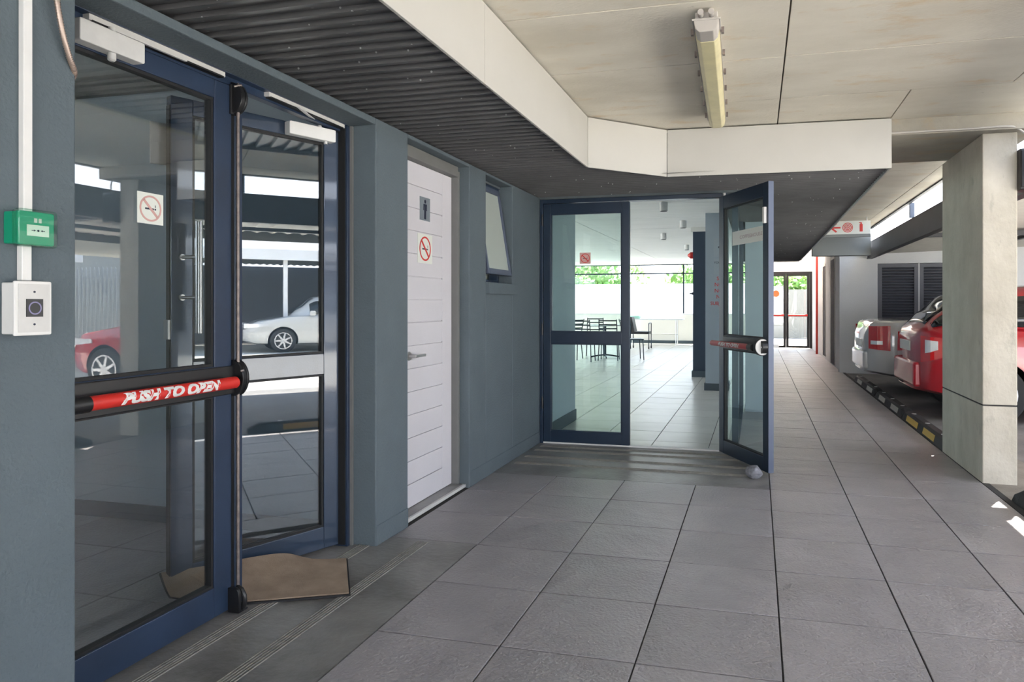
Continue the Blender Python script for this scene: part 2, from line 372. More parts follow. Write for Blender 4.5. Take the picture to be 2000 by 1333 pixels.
structure('ground', MB().box(1.5, 5.2, -8, 13.1, -.12, -.012), 'asphalt', 'dark parking bay paving beside the walkway', 'ground')
structure('ground.001', MB().box(5.2, 40, -40, 45, -.14, -.012).box(-30, 5.2, -40, -8, -.14, -.012).box(-30, 1.5, -8, -3, -.14, -.012).box(-30, -8.25, -3, 22, -.14, -.012), 'drive', 'pale sunlit driveway beyond the parking bays', 'ground')  # western box: unseen ground added to bounce sunlight into canteen and lobby
structure('ground.002', MB().box(-30, 5.2, 22.0, 45, -.14, -.012).box(-.1, 5.2, 20.0, 22.0, -.14, -.012), 'apron', 'pale sunlit yard outside the far glass doors', 'ground')
structure('ground.003', MB().box(1.503, 1.95, 3.2, 6.6, -.05, -.004), 'apron', 'strip of rough concrete around the foot of the column', 'ground')

# ================================================================== LEFT WALL
T = .20
wl = MB()
ztop = 2.112
def wallseg(y0, y1, z0, z1): wl.box(XW-T, XW, y0, y1, z0, z1)
wallseg(-3, 1.535, -.02, ztop)                                   # near pier
wallseg(1.535, 3.105, 2.078, ztop)                               # lintel over near doors
wallseg(3.105, 3.432, -.02, ztop)                                # pier
wallseg(3.432, 4.264, 2.09, ztop)                                # over toilet door
wallseg(4.264, 4.552, -.02, ztop)
wallseg(4.552, 5.094, -.02, 1.35); wallseg(4.552, 5.094, 2.094, ztop)
wallseg(5.094, 5.80, -.02, ztop)
wall_left = structure('wall_left', wl, 'wall', 'blue-grey plastered outer wall with glass doors, toilet door and small window', 'wall', bevel=.006)
structure('wall_left.001', MB().box(XW-T-.02, XW-.10, -3, 5.8, 2.08, 2.44), 'walldark', 'dark recess above the blue-grey wall behind the corrugated sheets', 'wall')
# plaster skirting bulge at the foot
structure('baseboard_left', MB().box(XW-.01, XW+.004, 4.266, 5.79, 0, .10).box(XW-.01, XW+.004, 3.107, 3.430, 0, .10), 'wall', 'low plaster plinth at the foot of the blue-grey wall', 'skirting', bevel=.004)

# lobby shell
structure('wall_lobby', MB().box(-6, XW-T, 3.172, 3.40, 0, 2.44), 'inwall', 'pale blue lobby wall seen through the near glass doors', 'wall')
structure('wall_lobby.001', MB().box(-6.1, -6, -2.5, 3.4, 0, 1.5).box(-6.1, -6, -2.5, 3.4, 2.0, 2.44).box(-6.1, -6, 1.6, 3.4, 1.5, 2.0).box(-6, XW-T, -2.6, -2.5, 0, 2.44), 'inwall', 'lobby walls in shade behind the near doors', 'wall')
lw = thing('window_6', (-6.05, 0, .3), 0, 'glazing added at the far side of the lobby to let daylight in', 'window', kind='structure')  # unseen window, added to brighten the dark lobby
for yy in (-2.5, -.5, 1.55): MB().box(-6.08, -6.02, yy, yy+.05, 1.5, 2.0).build('mullion', 'navyfar', lw)
MB().box(-6.053, -6.047, -2.45, 1.55, 1.5, 2.0).build('pane', 'glass', lw)
structure('ceiling.001', MB().box(-6.1, XW-T, -2.6, 3.4, 2.46, 2.5), 'inceil', 'flat lobby ceiling behind the near glass doors', 'ceiling')
structure('baseboard_lobby', MB().box(-5.99, XW-T-.02, 3.158, 3.175, 0, .085), 'skirt', 'dark skirting board along the lobby wall', 'skirting')
structure('trim_2', MB().box(-5.99, XW-T-.02, 3.13, 3.17, 2.36, 2.44), 'framegrey', 'cornice strip at the top of the lobby wall', 'trim')

# ================================================================== NEAR DOOR FRAME
FX0, FX1 = -2.06, -1.955
fr = tag(MB().box(FX0, FX1, 3.068, 3.104, 0, 2.075).box(FX0, FX1, 1.537, 1.565, 0, 2.075).box(FX0, FX1, 1.565, 3.068, 2.076, 2.112).build('trim_3', 'navy', None, bevel=.002),
         'navy aluminium frame around the near pair of glass doors', 'door frame', kind='structure')
MB().box(FX1-.001, FX1+.012, 3.088, 3.104, 0, 2.075).build('frame_bead', 'framegrey', fr)
MB().box(FX0+.03, FX1-.01, 3.060, 3.069, .01, 2.06).build('gasket', 'gasket', fr)
# header face (visible over the leaves)
MB().box(-2.03, -1.990, 1.565, 3.07, 2.045, 2.115).build('header', 'navy', fr, bevel=.002)
# slide tracks of the door closers
tr = MB().rbox(-1.990, -1.965, 1.70, 2.262, 2.058, 2.090, .003, 'y').build('slide_track', 'closer', fr, label='long pale slide track over the closed leaf')
MB().box(-1.990, -1.9642, 1.71, 2.255, 2.054, 2.060).build('track_slot', 'gasket', tr)
tr = MB().rbox(-1.990, -1.965, 2.51, 3.06, 2.058, 2.090, .003, 'y').build('slide_track', 'closer', fr, label='slide track over the opened leaf')
MB().box(-1.990, -1.9642, 2.52, 3.05, 2.054, 2.060).build('track_slot', 'gasket', tr)
# flexible conduit from ceiling into frame
pts = [(XW+.02, 1.455, 2.115), (XW+.022, 1.455, 2.06), (XW+.024, 1.462, 1.99), (XW+.022, 1.478, 1.92), (XW+.015, 1.502, 1.865), (XW+.0, 1.53, 1.83), (XW-.03, 1.545, 1.815)]
def smooth_path(p, n=6):
    p = [Vector(q) for q in p]; r = []
    for i in range(len(p)-1):
        a, b, c_, d = p[max(i-1, 0)], p[i], p[i+1], p[min(i+2, len(p)-1)]
        for k in range(n):
            t = k/n; r.append(.5*((2*b)+(c_-a)*t+(2*a-5*b+4*c_-d)*t*t+(3*b-a-3*c_+d)*t**3))
    return r+[p[-1]]
fp = smooth_path(pts, 10); mb = MB(); mb.tube(fp, .0062, 10)
for i in range(0, len(fp)-1, 1): mb.cyl(fp[i], fp[i]+(fp[i+1]-fp[i])*.5, .0076, 10)
fc = tag(mb.build('flexible_conduit', 'flex', None, smooth=True), 'curved ribbed metal conduit dropping into the near door frame', 'conduit')
MB().cyl((XW+.02, 1.455, 2.085), (XW+.02, 1.455, 2.13), .012, 12).build('conduit_gland', 'closer', fc)

# ---- door leaf builder. s along leaf from hinge, local x = s, local y = towards camera side (front), z up
def leaf(root, L, H, st0, st1, m, gm, top=.075, mid=(.855, .955), bot=.10, th=.042, z0=.012, bead='gasket'):
    y0, y1 = -th, 0
    MB().box(0, st0, y0, y1, z0, H).build('stile', m, root, .0025, world=False)
    MB().box(L-st1, L, y0, y1, z0, H).build('stile', m, root, .0025, world=False)
    MB().box(st0, L-st1, y0, y1, H-top, H).build('top_rail', m, root, .0025, world=False)
    MB().box(st0, L-st1, y0, y1, z0, z0+bot).build('bottom_rail', m, root, .0025, world=False)
    MB().box(st0, L-st1, y0, y1, mid[0], mid[1]).build('middle_rail', m, root, .0025, world=False)
    for a, b in ((z0+bot, mid[0]), (mid[1], H-top)):
        q = .010
        g = MB()
        g.box(st0, L-st1, y0+.006, y1-.006, a, a+q); g.box(st0, L-st1, y0+.006, y1-.006, b-q, b)
        g.box(st0, st0+q, y0+.006, y1-.006, a+q, b-q); g.box(L-st1-q, L-st1, y0+.006, y1-.006, a+q, b-q)
        gk = g.build('glazing_bead', bead, root, world=False)
        MB().box(st0+q*.5, L-st1-q*.5, -th/2-.003, -th/2+.003, a+q*.5, b-q*.5).build('pane', gm, root, world=False)
def L2W(root, p): return root.matrix_basis @ Vector(p)
def local_text(root, s, size, m, o, xd, yd, **k):
    R = root.matrix_basis.to_3x3()
    return text('lettering', s, size, m, k.pop('parent', root), L2W(root, o), R @ Vector(xd), R @ Vector(yd), **k)

# left (closed) near leaf: hinge at Y 1.56, runs to +Y; front faces +X
d1 = thing('door_1', (-2.022, 1.560, 0), PI/2, 'closed navy glass leaf with red PUSH TO OPEN bar across its middle', 'door', kind='structure')
# local x = +Y world, local y = -X world -> front towards camera is -y local; shift thickness
LL = .752
def flip_leaf(root, *a, **k):
    before = set(root.children); leaf(root, *a, **k)
flip_leaf(d1, LL, 2.04, .075, .088, 'navy', 'glass', mid=(.848, .958), bot=.112, top=.07)
# front face at local y=-.042 (world X=-1.938)
yf = -.042
# closer on leaf
cl = MB().rbox(.085, .312, yf-.045, yf, 1.975, 2.042, .006, 'y').build('door_closer', 'closer', d1, .003, world=False, label='pale rectangular closer body near the hinge')
MB().cyl((.205, yf-.028, 1.975), (.205, yf-.028, 1.955), .012, 16).cyl((.205, yf-.028, 1.955), (.205, yf-.028, 1.950), .012, 16, .007).build('spindle_cap', 'closer', cl, smooth=True, world=False)
MB().cyl((.205, yf-.028, 2.038), (.205, yf-.028, 2.056), .010, 16).build('spindle', 'closer', cl, smooth=True, world=False)
MB().box(.20, .50, yf-.032, yf-.022, 2.048, 2.055).build('closer_arm', 'closer', cl, world=False)
# push bar
pb = MB()
pb.box(.06, LL+.005, yf-.012, yf, .845, .955)
bar = pb.build('push_bar', 'black', d1, .004, world=False)
zb = .895
tb = MB().cyl((.100, yf-.050, zb), (LL-.040, yf-.050, zb), .0225, 24).build('push_tube', 'red', bar, smooth=True, world=False)
MB().cyl((.04, yf-.050, zb), (.102, yf-.050, zb), .026, 24).cyl((.08, yf-.05, zb), (.08, yf, zb), .02, 16).build('bar_end_cap', 'black', bar, smooth=True, world=False)
def curved_text(root, parent, s, size, m, cx, cy, cz, R, width, sx=1, slant=.25, fontx=None):
    """lettering wrapped on a horizontal tube: local x along tube"""
    cu = bpy.data.curves.new('lettering', 'FONT'); cu.body = s; cu.size = size; cu.align_x = 'CENTER'; cu.align_y = 'CENTER'; cu.resolution_u = 3; cu.offset = size*.07; cu.shear = slant
    t = bpy.data.objects.new('lettering_source', cu); C.objects.link(t); dg = bpy.context.evaluated_depsgraph_get()
    me = bpy.data.meshes.new_from_object(t.evaluated_get(dg)); bpy.data.objects.remove(t)
    bm = bmesh.new(); bm.from_mesh(me); bmesh.ops.subdivide_edges(bm, edges=[e for e in bm.edges if e.calc_length() > .006], cuts=2)
    xs = [v.co.x for v in bm.verts]; sc = width/(max(xs)-min(xs))
    for v in bm.verts:
        a = v.co.y/R; v.co = Vector((cx+sx*v.co.x*sc, cy-sx*R*math.cos(a)*1.02, cz+R*math.sin(a)*1.02))
    bm.to_mesh(me); bm.free(); me.materials.clear(); me.materials.append(M[m]); me.name = 'lettering'
    o = bpy.data.objects.new('lettering', me); C.objects.link(o); o.parent = parent; return o
curved_text(d1, bar, 'PUSH TO OPEN', .049, 'white', .405, yf-.050, zb, .0230, .415)
# rod, latch discs (top, middle, bottom)
def latch(parent, x, y, z, r, m='black', d=.052):
    n = 18; prof = [(y-d*math.cos(a), z+r*math.sin(a)) for a in [-PI/2+PI*k/n for k in range(n+1)]]
    mb = MB(); mb.prism(prof, x-.016, x+.012, 'x'); rim = [(y-(d+.004)*math.cos(a), z+(r+.003)*math.sin(a)) for a in [-PI/2+PI*k/n for k in range(n+1)]]
    mb.prism(rim, x+.004, x+.014, 'x')
    return mb.build('latch_housing', m, parent, .0015, True, world=False)
rx = LL+.012
pb2 = MB().box(LL-.012, LL+.03, yf-.008, yf+.004, 1.93, 2.045).build('latch_plate', 'black', d1, .002, world=False)
lt = latch(d1, LL+.016, yf+.005, 1.995, .062); lm = latch(d1, LL+.018, yf+.0, .905, .070)
MB().cyl((LL-.010, yf-.052, .935), (LL-.006, yf-.062, .938), .0045, 10).build('screw', 'steel', lm, smooth=True, world=False)
lb = MB()
n = 14
prof = [(0, 0), (.05, 0)]+[(.05-.018*(1-math.cos(PI/2*i/n))-.0, .055+.035*math.sin(PI/2*i/n)) for i in range(n+1)]+[(0, .09)]
lb.prism([(yf-a, .008+b) for a, b in prof], LL-.02, LL-.005, 'x')
for i in range(10):
    a0, a1 = PI/2*i/9-.0, PI/2*(i+1)/9
lb.tube([(LL+.012, yf-.042, .012), (LL+.012, yf-.050, .035), (LL+.012, yf-.048, .06), (LL+.012, yf-.036, .082), (LL+.012, yf-.015, .094)], .010, 8)
lb.box(LL-.02, LL+.03, yf-.05, yf, .004, .010)
lb.build('floor_latch', 'black', d1, .001, True, world=False)
MB().cyl((LL+.014, yf-.018, .09), (LL+.014, yf-.018, .845), .0065, 12).cyl((LL+.014, yf-.018, .955), (LL+.014, yf-.018, 1.94), .0065, 12).build('vertical_rod', 'rust', d1, smooth=True, world=False)
MB().box(LL-.002, LL+.020, -.036, 0, .012, 2.03).build('meeting_seal', 'gasket', d1, world=False)
MB().box(LL+.020, LL+.062, -.040, -.004, .012, 2.03).build('astragal', 'navy', d1, .003, world=False)
MB().tube([(LL-.01, yf-.02, 2.035), (LL+.01, yf-.035, 2.045), (LL+.02, yf-.01, 2.03), (LL+.0, yf-.03, 2.05), (LL+.03, yf-.03, 2.04), (LL+.02, yf-.0, 2.052)], .004, 6).build('latch_spring', 'rust', d1, smooth=True, world=False)
# no smoking sticker on glass (seen from the front)
pl = Plane((-1.980+.0242, 1.955, 1.512), (0, 1, 0), (0, 0, 1))
M['faded'] = mat('faded_red_print', (.62, .36, .33), .6)
pl = Plane(L2W(d1, (.392, -.0245, 1.517)), (0, 1, 0), (0, 0, 1))
s1 = no_smoking(d1, pl, .105, .105, red='faded')

# right (opened inward) near leaf
H1 = Vector((-2.00, 3.062, 0)); ang = math.atan2(-.923, -.3846)
d2 = thing('door_2', H1, ang, 'navy glass leaf opened inward with a long steel pull handle', 'door', kind='structure')
# local y front: direction rotated +90 from leaf dir = (.923,-.3846)  -> faces camera, so thickness from 0 back
leaf(d2, .775, 2.04, .08, .085, 'navy2', 'glassdark', mid=(.855, .955), bot=.105, top=.065)
ph = MB().cyl((.70, .075, 1.075), (.70, .075, 1.53), .0135, 20).build('pull_handle', 'steel', d2, smooth=True, world=False)
for zz in (1.22, 1.385):
    MB().cyl((.735, 0, zz), (.70, .075, zz), .0075, 14).cyl((.735, 0, zz), (.7335, .008, zz), .013, 14).build('handle_post', 'steel', ph, smooth=True, world=False)
cl = MB().rbox(.045, .285, 0, .045, 1.975, 2.035, .006, 'y').build('door_closer', 'white', d2, .003, world=False, label='white closer body near the hinge')
MB().cyl((.09, .028, 1.975), (.09, .028, 1.962), .009, 14).build('spindle_cap', 'closer', cl, smooth=True, world=False)
MB().cyl((.12, .025, 2.035), (.12, .025, 2.052), .009, 14).build('spindle', 'closer', cl, smooth=True, world=False)
a = L2W(d2, (.12, .025, 2.05)); b = Vector((-1.937, 2.66, 2.05)); dd = (b-a); nn = Vector((-dd.y, dd.x, 0)).normalized()*.008
mb = MB(); mb.add([a+nn, a-nn, b-nn*.6, b+nn*.6, a+nn+Vector((0, 0, .006)), a-nn+Vector((0, 0, .006)), b-nn*.6+Vector((0, 0, .006)), b+nn*.6+Vector((0, 0, .006))], [(3,2,1,0),(4,5,6,7),(0,1,5,4),(1,2,6,5),(2,3,7,6),(3,0,4,7)])
mb.build('closer_arm', 'closer', cl)
MB().box(.775, .779, -.035, -.006, .02, 2.0).build('meeting_seal', 'gasket', d2, world=False)
MB().box(.745, .835, -.05, -.042, 1.76, 1.93).box(.775, .785, -.045, -.004, 1.05, 1.13).build('lock_plate', 'steel', d2, .001, world=False)
# ================================================================== TOILET DOOR
d3 = thing('door_3', (-1.94, 3.50, 0), 0, 'white grooved toilet door with a man sign and a no-smoking sign', 'door', kind='structure')
MB().box(-1.985, -1.945, 3.455, 4.236, .025, 2.020).build('leaf_core', 'whitedoor', d3)
MB().box(-1.985, -1.935, 4.103, 4.236, .025, 2.020).build('stile', 'whitedoor', d3, .002)
MB().box(-1.985, -1.935, 3.455, 3.50, .025, 2.020).build('stile', 'whitedoor', d3, .002)
nz = 15; bh = (2.020-.025)/nz
for i in range(nz):
    z0 = .025+i*bh
    MB().box(-1.985, -1.935, 3.502, 4.101, z0+(0.0025 if i else 0), z0+bh-(.0025 if i < nz-1 else 0)).build('board', 'whitedoor', d3, .0018)
h = MB().cyl((-1.935, 3.66, .896), (-1.890, 3.66, .896), .010, 14).build('lever_handle', 'steel', d3, smooth=True)
MB().rbox(-1.898, -1.884, 3.65, 3.775, .888, .904, .004, 'y').build('lever', 'steel', h, .002)
MB().cyl((-1.936, 3.66, .896), (-1.930, 3.66, .896), .026, 20).build('rose', 'steel', h, smooth=True)
pl = Plane((-1.9345, 3.855, 1.76), (0, 1, 0), (0, 0, 1))
mb = MB(); pl.rect(mb, -.065, .065, -.065, .075, 0, .003); ps = mb.build('toilet_sign', 'plate', d3, label='aluminium plate with a black standing man figure')
mb = MB(); pl.disc(mb, 0, .050, .011, .003, .004)
pl.poly(mb, [(-.022, .034), (.022, .034), (.024, -.004), (.017, -.004), (.015, .022), (.012, .022), (.012, -.056), (.001, -.056), (.001, -.012), (-.001, -.012), (-.001, -.056), (-.012, -.056), (-.012, .022), (-.015, .022), (-.017, -.004), (-.024, -.004)], .003, .004)
mb.build('man_symbol', 'ink', ps)
pl = Plane((-1.9345, 3.857, 1.527), (0, 1, 0), (0, 0, 1)); no_smoking(d3, pl, .19, .175)
fr = tag(MB().box(-2.0, -1.888, 4.238, 4.262, 0, 2.06).box(-2.0, -1.888, 3.434, 3.453, 0, 2.06).box(-2.0, -1.888, 3.453, 4.238, 2.022, 2.088).build('trim_4', 'framegrey', None, bevel=.002),
         'grey pressed-steel frame of the white toilet door', 'door frame', kind='structure')
tag(MB().box(-2.0, -1.862, 3.436, 4.262, .0, .022).build('trim_5', 'screed', None, bevel=.002), 'concrete sill under the white toilet door', 'door sill', kind='structure')
tag(MB().box(-1.862, -1.845, 3.436, 4.262, .0, .020).build('trim_6', 'closer', None, bevel=.002), 'pale metal edge of the toilet door sill', 'door sill', kind='structure')
# ================================================================== SMALL WINDOW
w1 = thing('window_1', (-1.9, 4.82, 1.35), 0, 'small awning window with frosted pane tilted open in the blue-grey wall', 'window', kind='structure')
mb = MB(); mb.box(-2.0, -1.93, 4.556, 4.58, 1.352, 2.09).box(-2.0, -1.93, 5.066, 5.09, 1.352, 2.09).box(-2.0, -1.93, 4.58, 5.066, 2.062, 2.09).box(-2.0, -1.93, 4.58, 5.066, 1.352, 1.378)
mb.build('window_frame', 'navy', w1, .002)
R = Matrix.Translation((-1.93, 0, 2.06)) @ Matrix.Rotation(math.radians(-9), 4, 'Y') @ Matrix.Translation((1.93, 0, -2.06))
def rot(mb): mb.v = [tuple(R @ Vector(p)) for p in mb.v]; return mb
M['sash'] = mat('weathered_blue_sash', (.10, .12, .175), .4, metal=.3)
sash = rot(MB().box(-1.945, -1.915, 4.585, 4.612, 1.40, 2.055).box(-1.945, -1.915, 5.034, 5.061, 1.40, 2.055).box(-1.945, -1.915, 4.612, 5.034, 2.015, 2.055).box(-1.945, -1.915, 4.612, 5.034, 1.40, 1.44)).build('sash', 'sash', w1, .002)
rot(MB().box(-1.933, -1.927, 4.61, 5.036, 1.437, 2.018)).build('frosted_pane', 'frost', sash)
MB().box(-1.885, XW+.03, 4.545, 5.14, 1.268, 1.348).build('window_sill', 'wall', w1, .004)
MB().box(XW-T-.02, XW-T, 4.5, 5.12, 1.3, 2.12).build('inner_blind', 'frost', w1)

# ================================================================== DEVICES ON THE LEFT WALL
cp = MB().rbox(XW, XW+.020, 1.371, 1.402, .9, 1.3, .001, 'z')
ct = tag(MB().box(XW, XW+.018, 1.379, 1.402, 1.424, 2.12).build('cable_trunking', 'white', None, .002), 'tall white cable trunking rising from the green call point', 'cable trunking')
ct = tag(MB().box(XW, XW+.018, 1.375, 1.400, 1.252, 1.342).build('cable_trunking', 'white', None, .002), 'short white trunking between the green call point and the exit button', 'cable trunking')
cpt = thing('call_point', (XW, 1.388, 1.34), 0, 'green emergency door release with clear cover on the blue-grey wall', 'call point')
MB().rbox(XW, XW+.038, 1.343, 1.432, 1.343, 1.424, .004, 'x').build('back_box', 'green', cpt, .002)
MB().rbox(XW+.038, XW+.050, 1.341, 1.434, 1.341, 1.426, .006, 'x').build('front_plate', 'green', cpt, .003)
pl = Plane((XW+.050, 1.388, 1.378), (0, 1, 0), (0, 0, 1))
mb = MB(); pl.rect(mb, -.026, .030, -.014, .014, 0, .0015); bp_ = mb.build('break_panel', 'signwhite', cpt)
mb = MB(); pl.disc(mb, 0.002, 0, .0028, .0015, .002, 12)
for q in (-1, 1):
    pl.poly(mb, [(.002+q*.017, .0008), (.002+q*.017, -.0008), (.002+q*.011, -.0008), (.002+q*.011, -.0025), (.002+q*.006, 0), (.002+q*.011, .0025), (.002+q*.011, .0008)][::q], .0015, .002)
mb.build('arrow_symbol', 'ink', bp_)
mb = MB(); pl.rect(mb, -.008, .0, .020, .031, 0, .001); pl.rect(mb, .004, .011, .020, .031, 0, .001); mb.build('door_symbol', 'closer', cpt)
MB().rbox(XW+.034, XW+.056, 1.337, 1.438, 1.336, 1.431, .010, 'x').build('clear_cover', 'clearplastic', cpt, .003)
eb = thing('exit_button', (XW, 1.385, 1.115), 0, 'white touchless exit button box with black ring sensor', 'button')
MB().rbox(XW, XW+.040, 1.338, 1.428, 1.117, 1.246, .003, 'x').build('back_box', 'white', eb, .002)
MB().rbox(XW+.038, XW+.044, 1.336, 1.431, 1.113, 1.250, .004, 'x').build('rim', 'white', eb, .002)
fp_ = MB().rbox(XW+.044, XW+.046, 1.345, 1.424, 1.121, 1.243, .001, 'x').build('face_plate', 'closer', eb)
pl = Plane((XW+.046, 1.3845, 1.182), (0, 1, 0), (0, 0, 1))
mb = MB(); pl.rect(mb, -.021, .021, -.022, .023, 0, .002); sb = mb.build('sensor', 'black', eb)
M['ring'] = mat('violet_sensor_ring', (.22, .20, .36), .3)
mb = MB(); pl.ring(mb, 0, 0, .0135, .0165, .002, .003); mb.build('sensor_ring', 'ring', sb)
for zz in (.041, -.041):
    mb = MB(); pl.disc(mb, 0, zz, .0028, 0, .001, 12); mb.build('screw', 'ink', eb)

# ================================================================== SOFFIT (corrugated charcoal sheet)
def soffit_sheet():
    mb = MB(); per = .076; ny = 8
    def xr(y):
        if y < 4.507: return -1.085
        if y < 4.98: return -1.085+(y-4.507)/(4.98-4.507)*(.465)
        if y < 5.03: return -.62+(y-4.98)/.05*1.482
        return .862
    def xl(y): return XW-.06 if y < 5.86 else -.30
    ys = []; vs = []; y = -1.0; prof = ((0, 0), (.10, .001), (.84, .015), (.93, .016), (.97, .008))
    while y < 15.4:
        for ph, dz in prof:
            yy = y+ph*per; ys.append(yy); vs += [(xl(yy), yy, 2.1145+dz), (xr(yy), yy, 2.1145+dz)]
        y += per
    fs = [(2*i, 2*i+1, 2*i+3, 2*i+2) for i in range(len(ys)-1)]
    mb.add(vs, fs); return mb
sf = soffit_sheet().build('soffit', 'soffit', None, smooth=False)
sf.data.shade_smooth(); sf.data.set_sharp_from_angle(angle=math.radians(25))
tag(sf, 'charcoal corrugated metal soffit over the doors', 'soffit', kind='structure')
# white specks of lime dust on the sheet are in the material
def add_specks(m):
    n = m.node_tree; L = n.links; b = n.nodes['Principled BSDF']; geo = n.nodes.new('ShaderNodeNewGeometry')
    v = n.nodes.new('ShaderNodeTexVoronoi'); v.inputs['Scale'].default_value = 19; v.inputs['Randomness'].default_value = 1; L.new(geo.outputs['Position'], v.inputs['Vector'])
    c = n.nodes.new('ShaderNodeMath'); c.operation = 'LESS_THAN'; c.inputs[1].default_value = .085; L.new(v.outputs['Distance'], c.inputs[0])
    mx = n.nodes.new('ShaderNodeMix'); mx.data_type = 'RGBA'; src = b.inputs['Base Color'].links[0].from_socket
    L.new(c.outputs[0], mx.inputs[0]); L.new(src, mx.inputs[6]); mx.inputs[7].default_value = (.42, .42, .42, 1); L.new(mx.outputs[2], b.inputs['Base Color'])
add_specks(M['soffit'])
structure('trim_7', MB().box(-.30, .855, 15.4, 15.44, 2.10, 2.44), 'whitewall', 'white end board closing the corrugated soffit', 'trim')

# ================================================================== FASCIA
fa = thing('trim_8', (-1.08, 4.5, 2.11), 0, 'cream fascia band wrapping the edge of the charcoal soffit', 'fascia', kind='structure')
def panel(p, q, name='fascia_panel'):
    p = Vector((*p, 0)); q = Vector((*q, 0)); d = (q-p).normalized(); n_ = Vector((d.y, -d.x, 0))*.012; g = d*.0015
    mb = MB(); z0, z1 = 2.100, 2.431
    a, b = p+g, q-g
    vs = [a, b, b-n_, a-n_]; mb.add([(v.x, v.y, z0) for v in vs]+[(v.x, v.y, z1) for v in vs], [(3,2,1,0),(4,5,6,7),(0,1,5,4),(1,2,6,5),(2,3,7,6),(3,0,4,7)])
    mb.build(name, 'fascia', fa, .0015)
panel((-1.085, -1.2), (-1.085, .75)); panel((-1.085, .75), (-1.085, 2.70)); panel((-1.085, 2.70), (-1.085, 4.507)); panel((-1.085, 4.507), (-.62, 4.98)); panel((-.62, 4.98), (.866, 5.03))
yy = 5.03
while yy < 15: panel((.866, yy), (.866, min(yy+2.0, 15.4))); yy += 2.0
# small black nails at the top of joint
# ================================================================== CONCRETE CEILING
ce = structure('ceiling', MB().box(-2.1, 1.80, -8.1, 5.9, 2.452, 2.70).box(.10, 1.80, 5.9, 16.4, 2.452, 2.70), 'seam', 'board-marked concrete slab ceiling with fine joints', 'ceiling')
def cpanel(x0, x1, y0, y1, z=2.44):
    g = .004; j = random.uniform(-.0012, .0012)
    MB().box(x0+g, x1-g, y0+g, y1-g, z+j, 2.455).build('ceiling_panel', 'conc', ce, .001)
ye = [4.42-.75*i for i in range(17)][::-1]
for i in range(len(ye)-1):
    for a, b in ((-2.1, -1.10), (-1.10, .135), (.135, 1.39), (1.39, 1.80)): cpanel(a, b, ye[i], ye[i+1])
for a, b in ((-2.1, -1.10), (-1.10, .135), (.135, .866), (.866, 1.80)): cpanel(a, b, 4.42, 5.11)
y = 6.12
while y < 16:
    for a, b in ((.10, .866), (.866, 1.60), (1.60, 1.80)): cpanel(a, b, y, min(y+.93, 16.4))
    y += .93
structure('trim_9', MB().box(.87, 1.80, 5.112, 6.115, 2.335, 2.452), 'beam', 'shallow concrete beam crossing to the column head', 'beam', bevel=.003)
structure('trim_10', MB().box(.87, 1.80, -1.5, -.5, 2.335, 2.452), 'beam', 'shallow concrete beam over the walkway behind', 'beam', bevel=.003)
# unseen ledge added to keep the sun off the slot beyond the column
structure('trim_11', MB().box(1.0, 2.35, 7.33, 16.4, 3.34, 3.44), 'conc', 'unseen ledge added above the slab edge to block the sun', 'ledge')
structure('trim_12', MB().box(-8.3, 1.3, -4, 16.4, 2.75, 5.6), 'whitewall', 'upper storey above the slab', 'wall')

m = bpy.data.materials.new('milky_light_sheet'); m.use_nodes = True; n = m.node_tree; n.nodes.clear(); o_ = n.nodes.new('ShaderNodeOutputMaterial'); mx = n.nodes.new('ShaderNodeMixShader')
tl = n.nodes.new('ShaderNodeBsdfTranslucent'); df = n.nodes.new('ShaderNodeBsdfDiffuse'); tl.inputs[0].default_value = (.80, .72, .66, 1); df.inputs[0].default_value = (.7, .68, .65, 1); mx.inputs[0].default_value = .62
n.links.new(tl.outputs[0], mx.inputs[2]); n.links.new(df.outputs[0], mx.inputs[1]); n.links.new(mx.outputs[0], o_.inputs[0]); M['milky'] = m
structure('ceiling.003', MB().box(.0, 1.80, 16.4, 20.3, 2.45, 2.47), 'milky', 'milky translucent sheet added to light the far end of the walkway', 'ceiling')  # added sheet: diffuses daylight to brighten the walkway end
# ================================================================== COLUMN
def column(y0, y1, label):
    c = thing('column', (1.56, (y0+y1)/2, 0), 0, label, 'column')
    MB().box(1.46, 1.668, y0, y1, -.01, .515).build('shaft', 'col', c, .006)
    MB().box(1.463, 1.665, y0+.003, y1-.003, .515, .525).build('pour_joint', 'grout', c)
    MB().box(1.46, 1.668, y0, y1, .523, 2.336).build('shaft', 'col', c, .006)
    return c
column(5.208, 6.262, 'tall square-edged raw concrete column beside the parked cars')
column(-1.5, -.5, 'raw concrete column behind the viewpoint beside the walkway')
cb = thing('floodlight', (1.70, 5.25, 2.08), 0, 'black box floodlight fixed to the side of the concrete column', 'lamp')
MB().rbox(1.668, 1.80, 5.15, 5.32, 1.945, 2.215, .01, 'x').build('housing', 'black', cb, .004)
MB().box(1.67, 1.79, 5.138, 5.152, 1.96, 2.20).build('lens', 'gasket', cb, .003)
cc = tag(MB().tube(smooth_path([(.872, 5.10, 2.348), (.95, 5.10, 2.348), (1.1, 5.10, 2.349), (1.35, 5.10, 2.349), (1.55, 5.10, 2.352), (1.63, 5.12, 2.345), (1.70, 5.15, 2.30), (1.735, 5.18, 2.24), (1.745, 5.20, 2.215)], 6), .007, 10).build('conduit', 'lampbody', None, smooth=True),
         'grey conduit along the concrete beam curving down to the black floodlight', 'conduit')

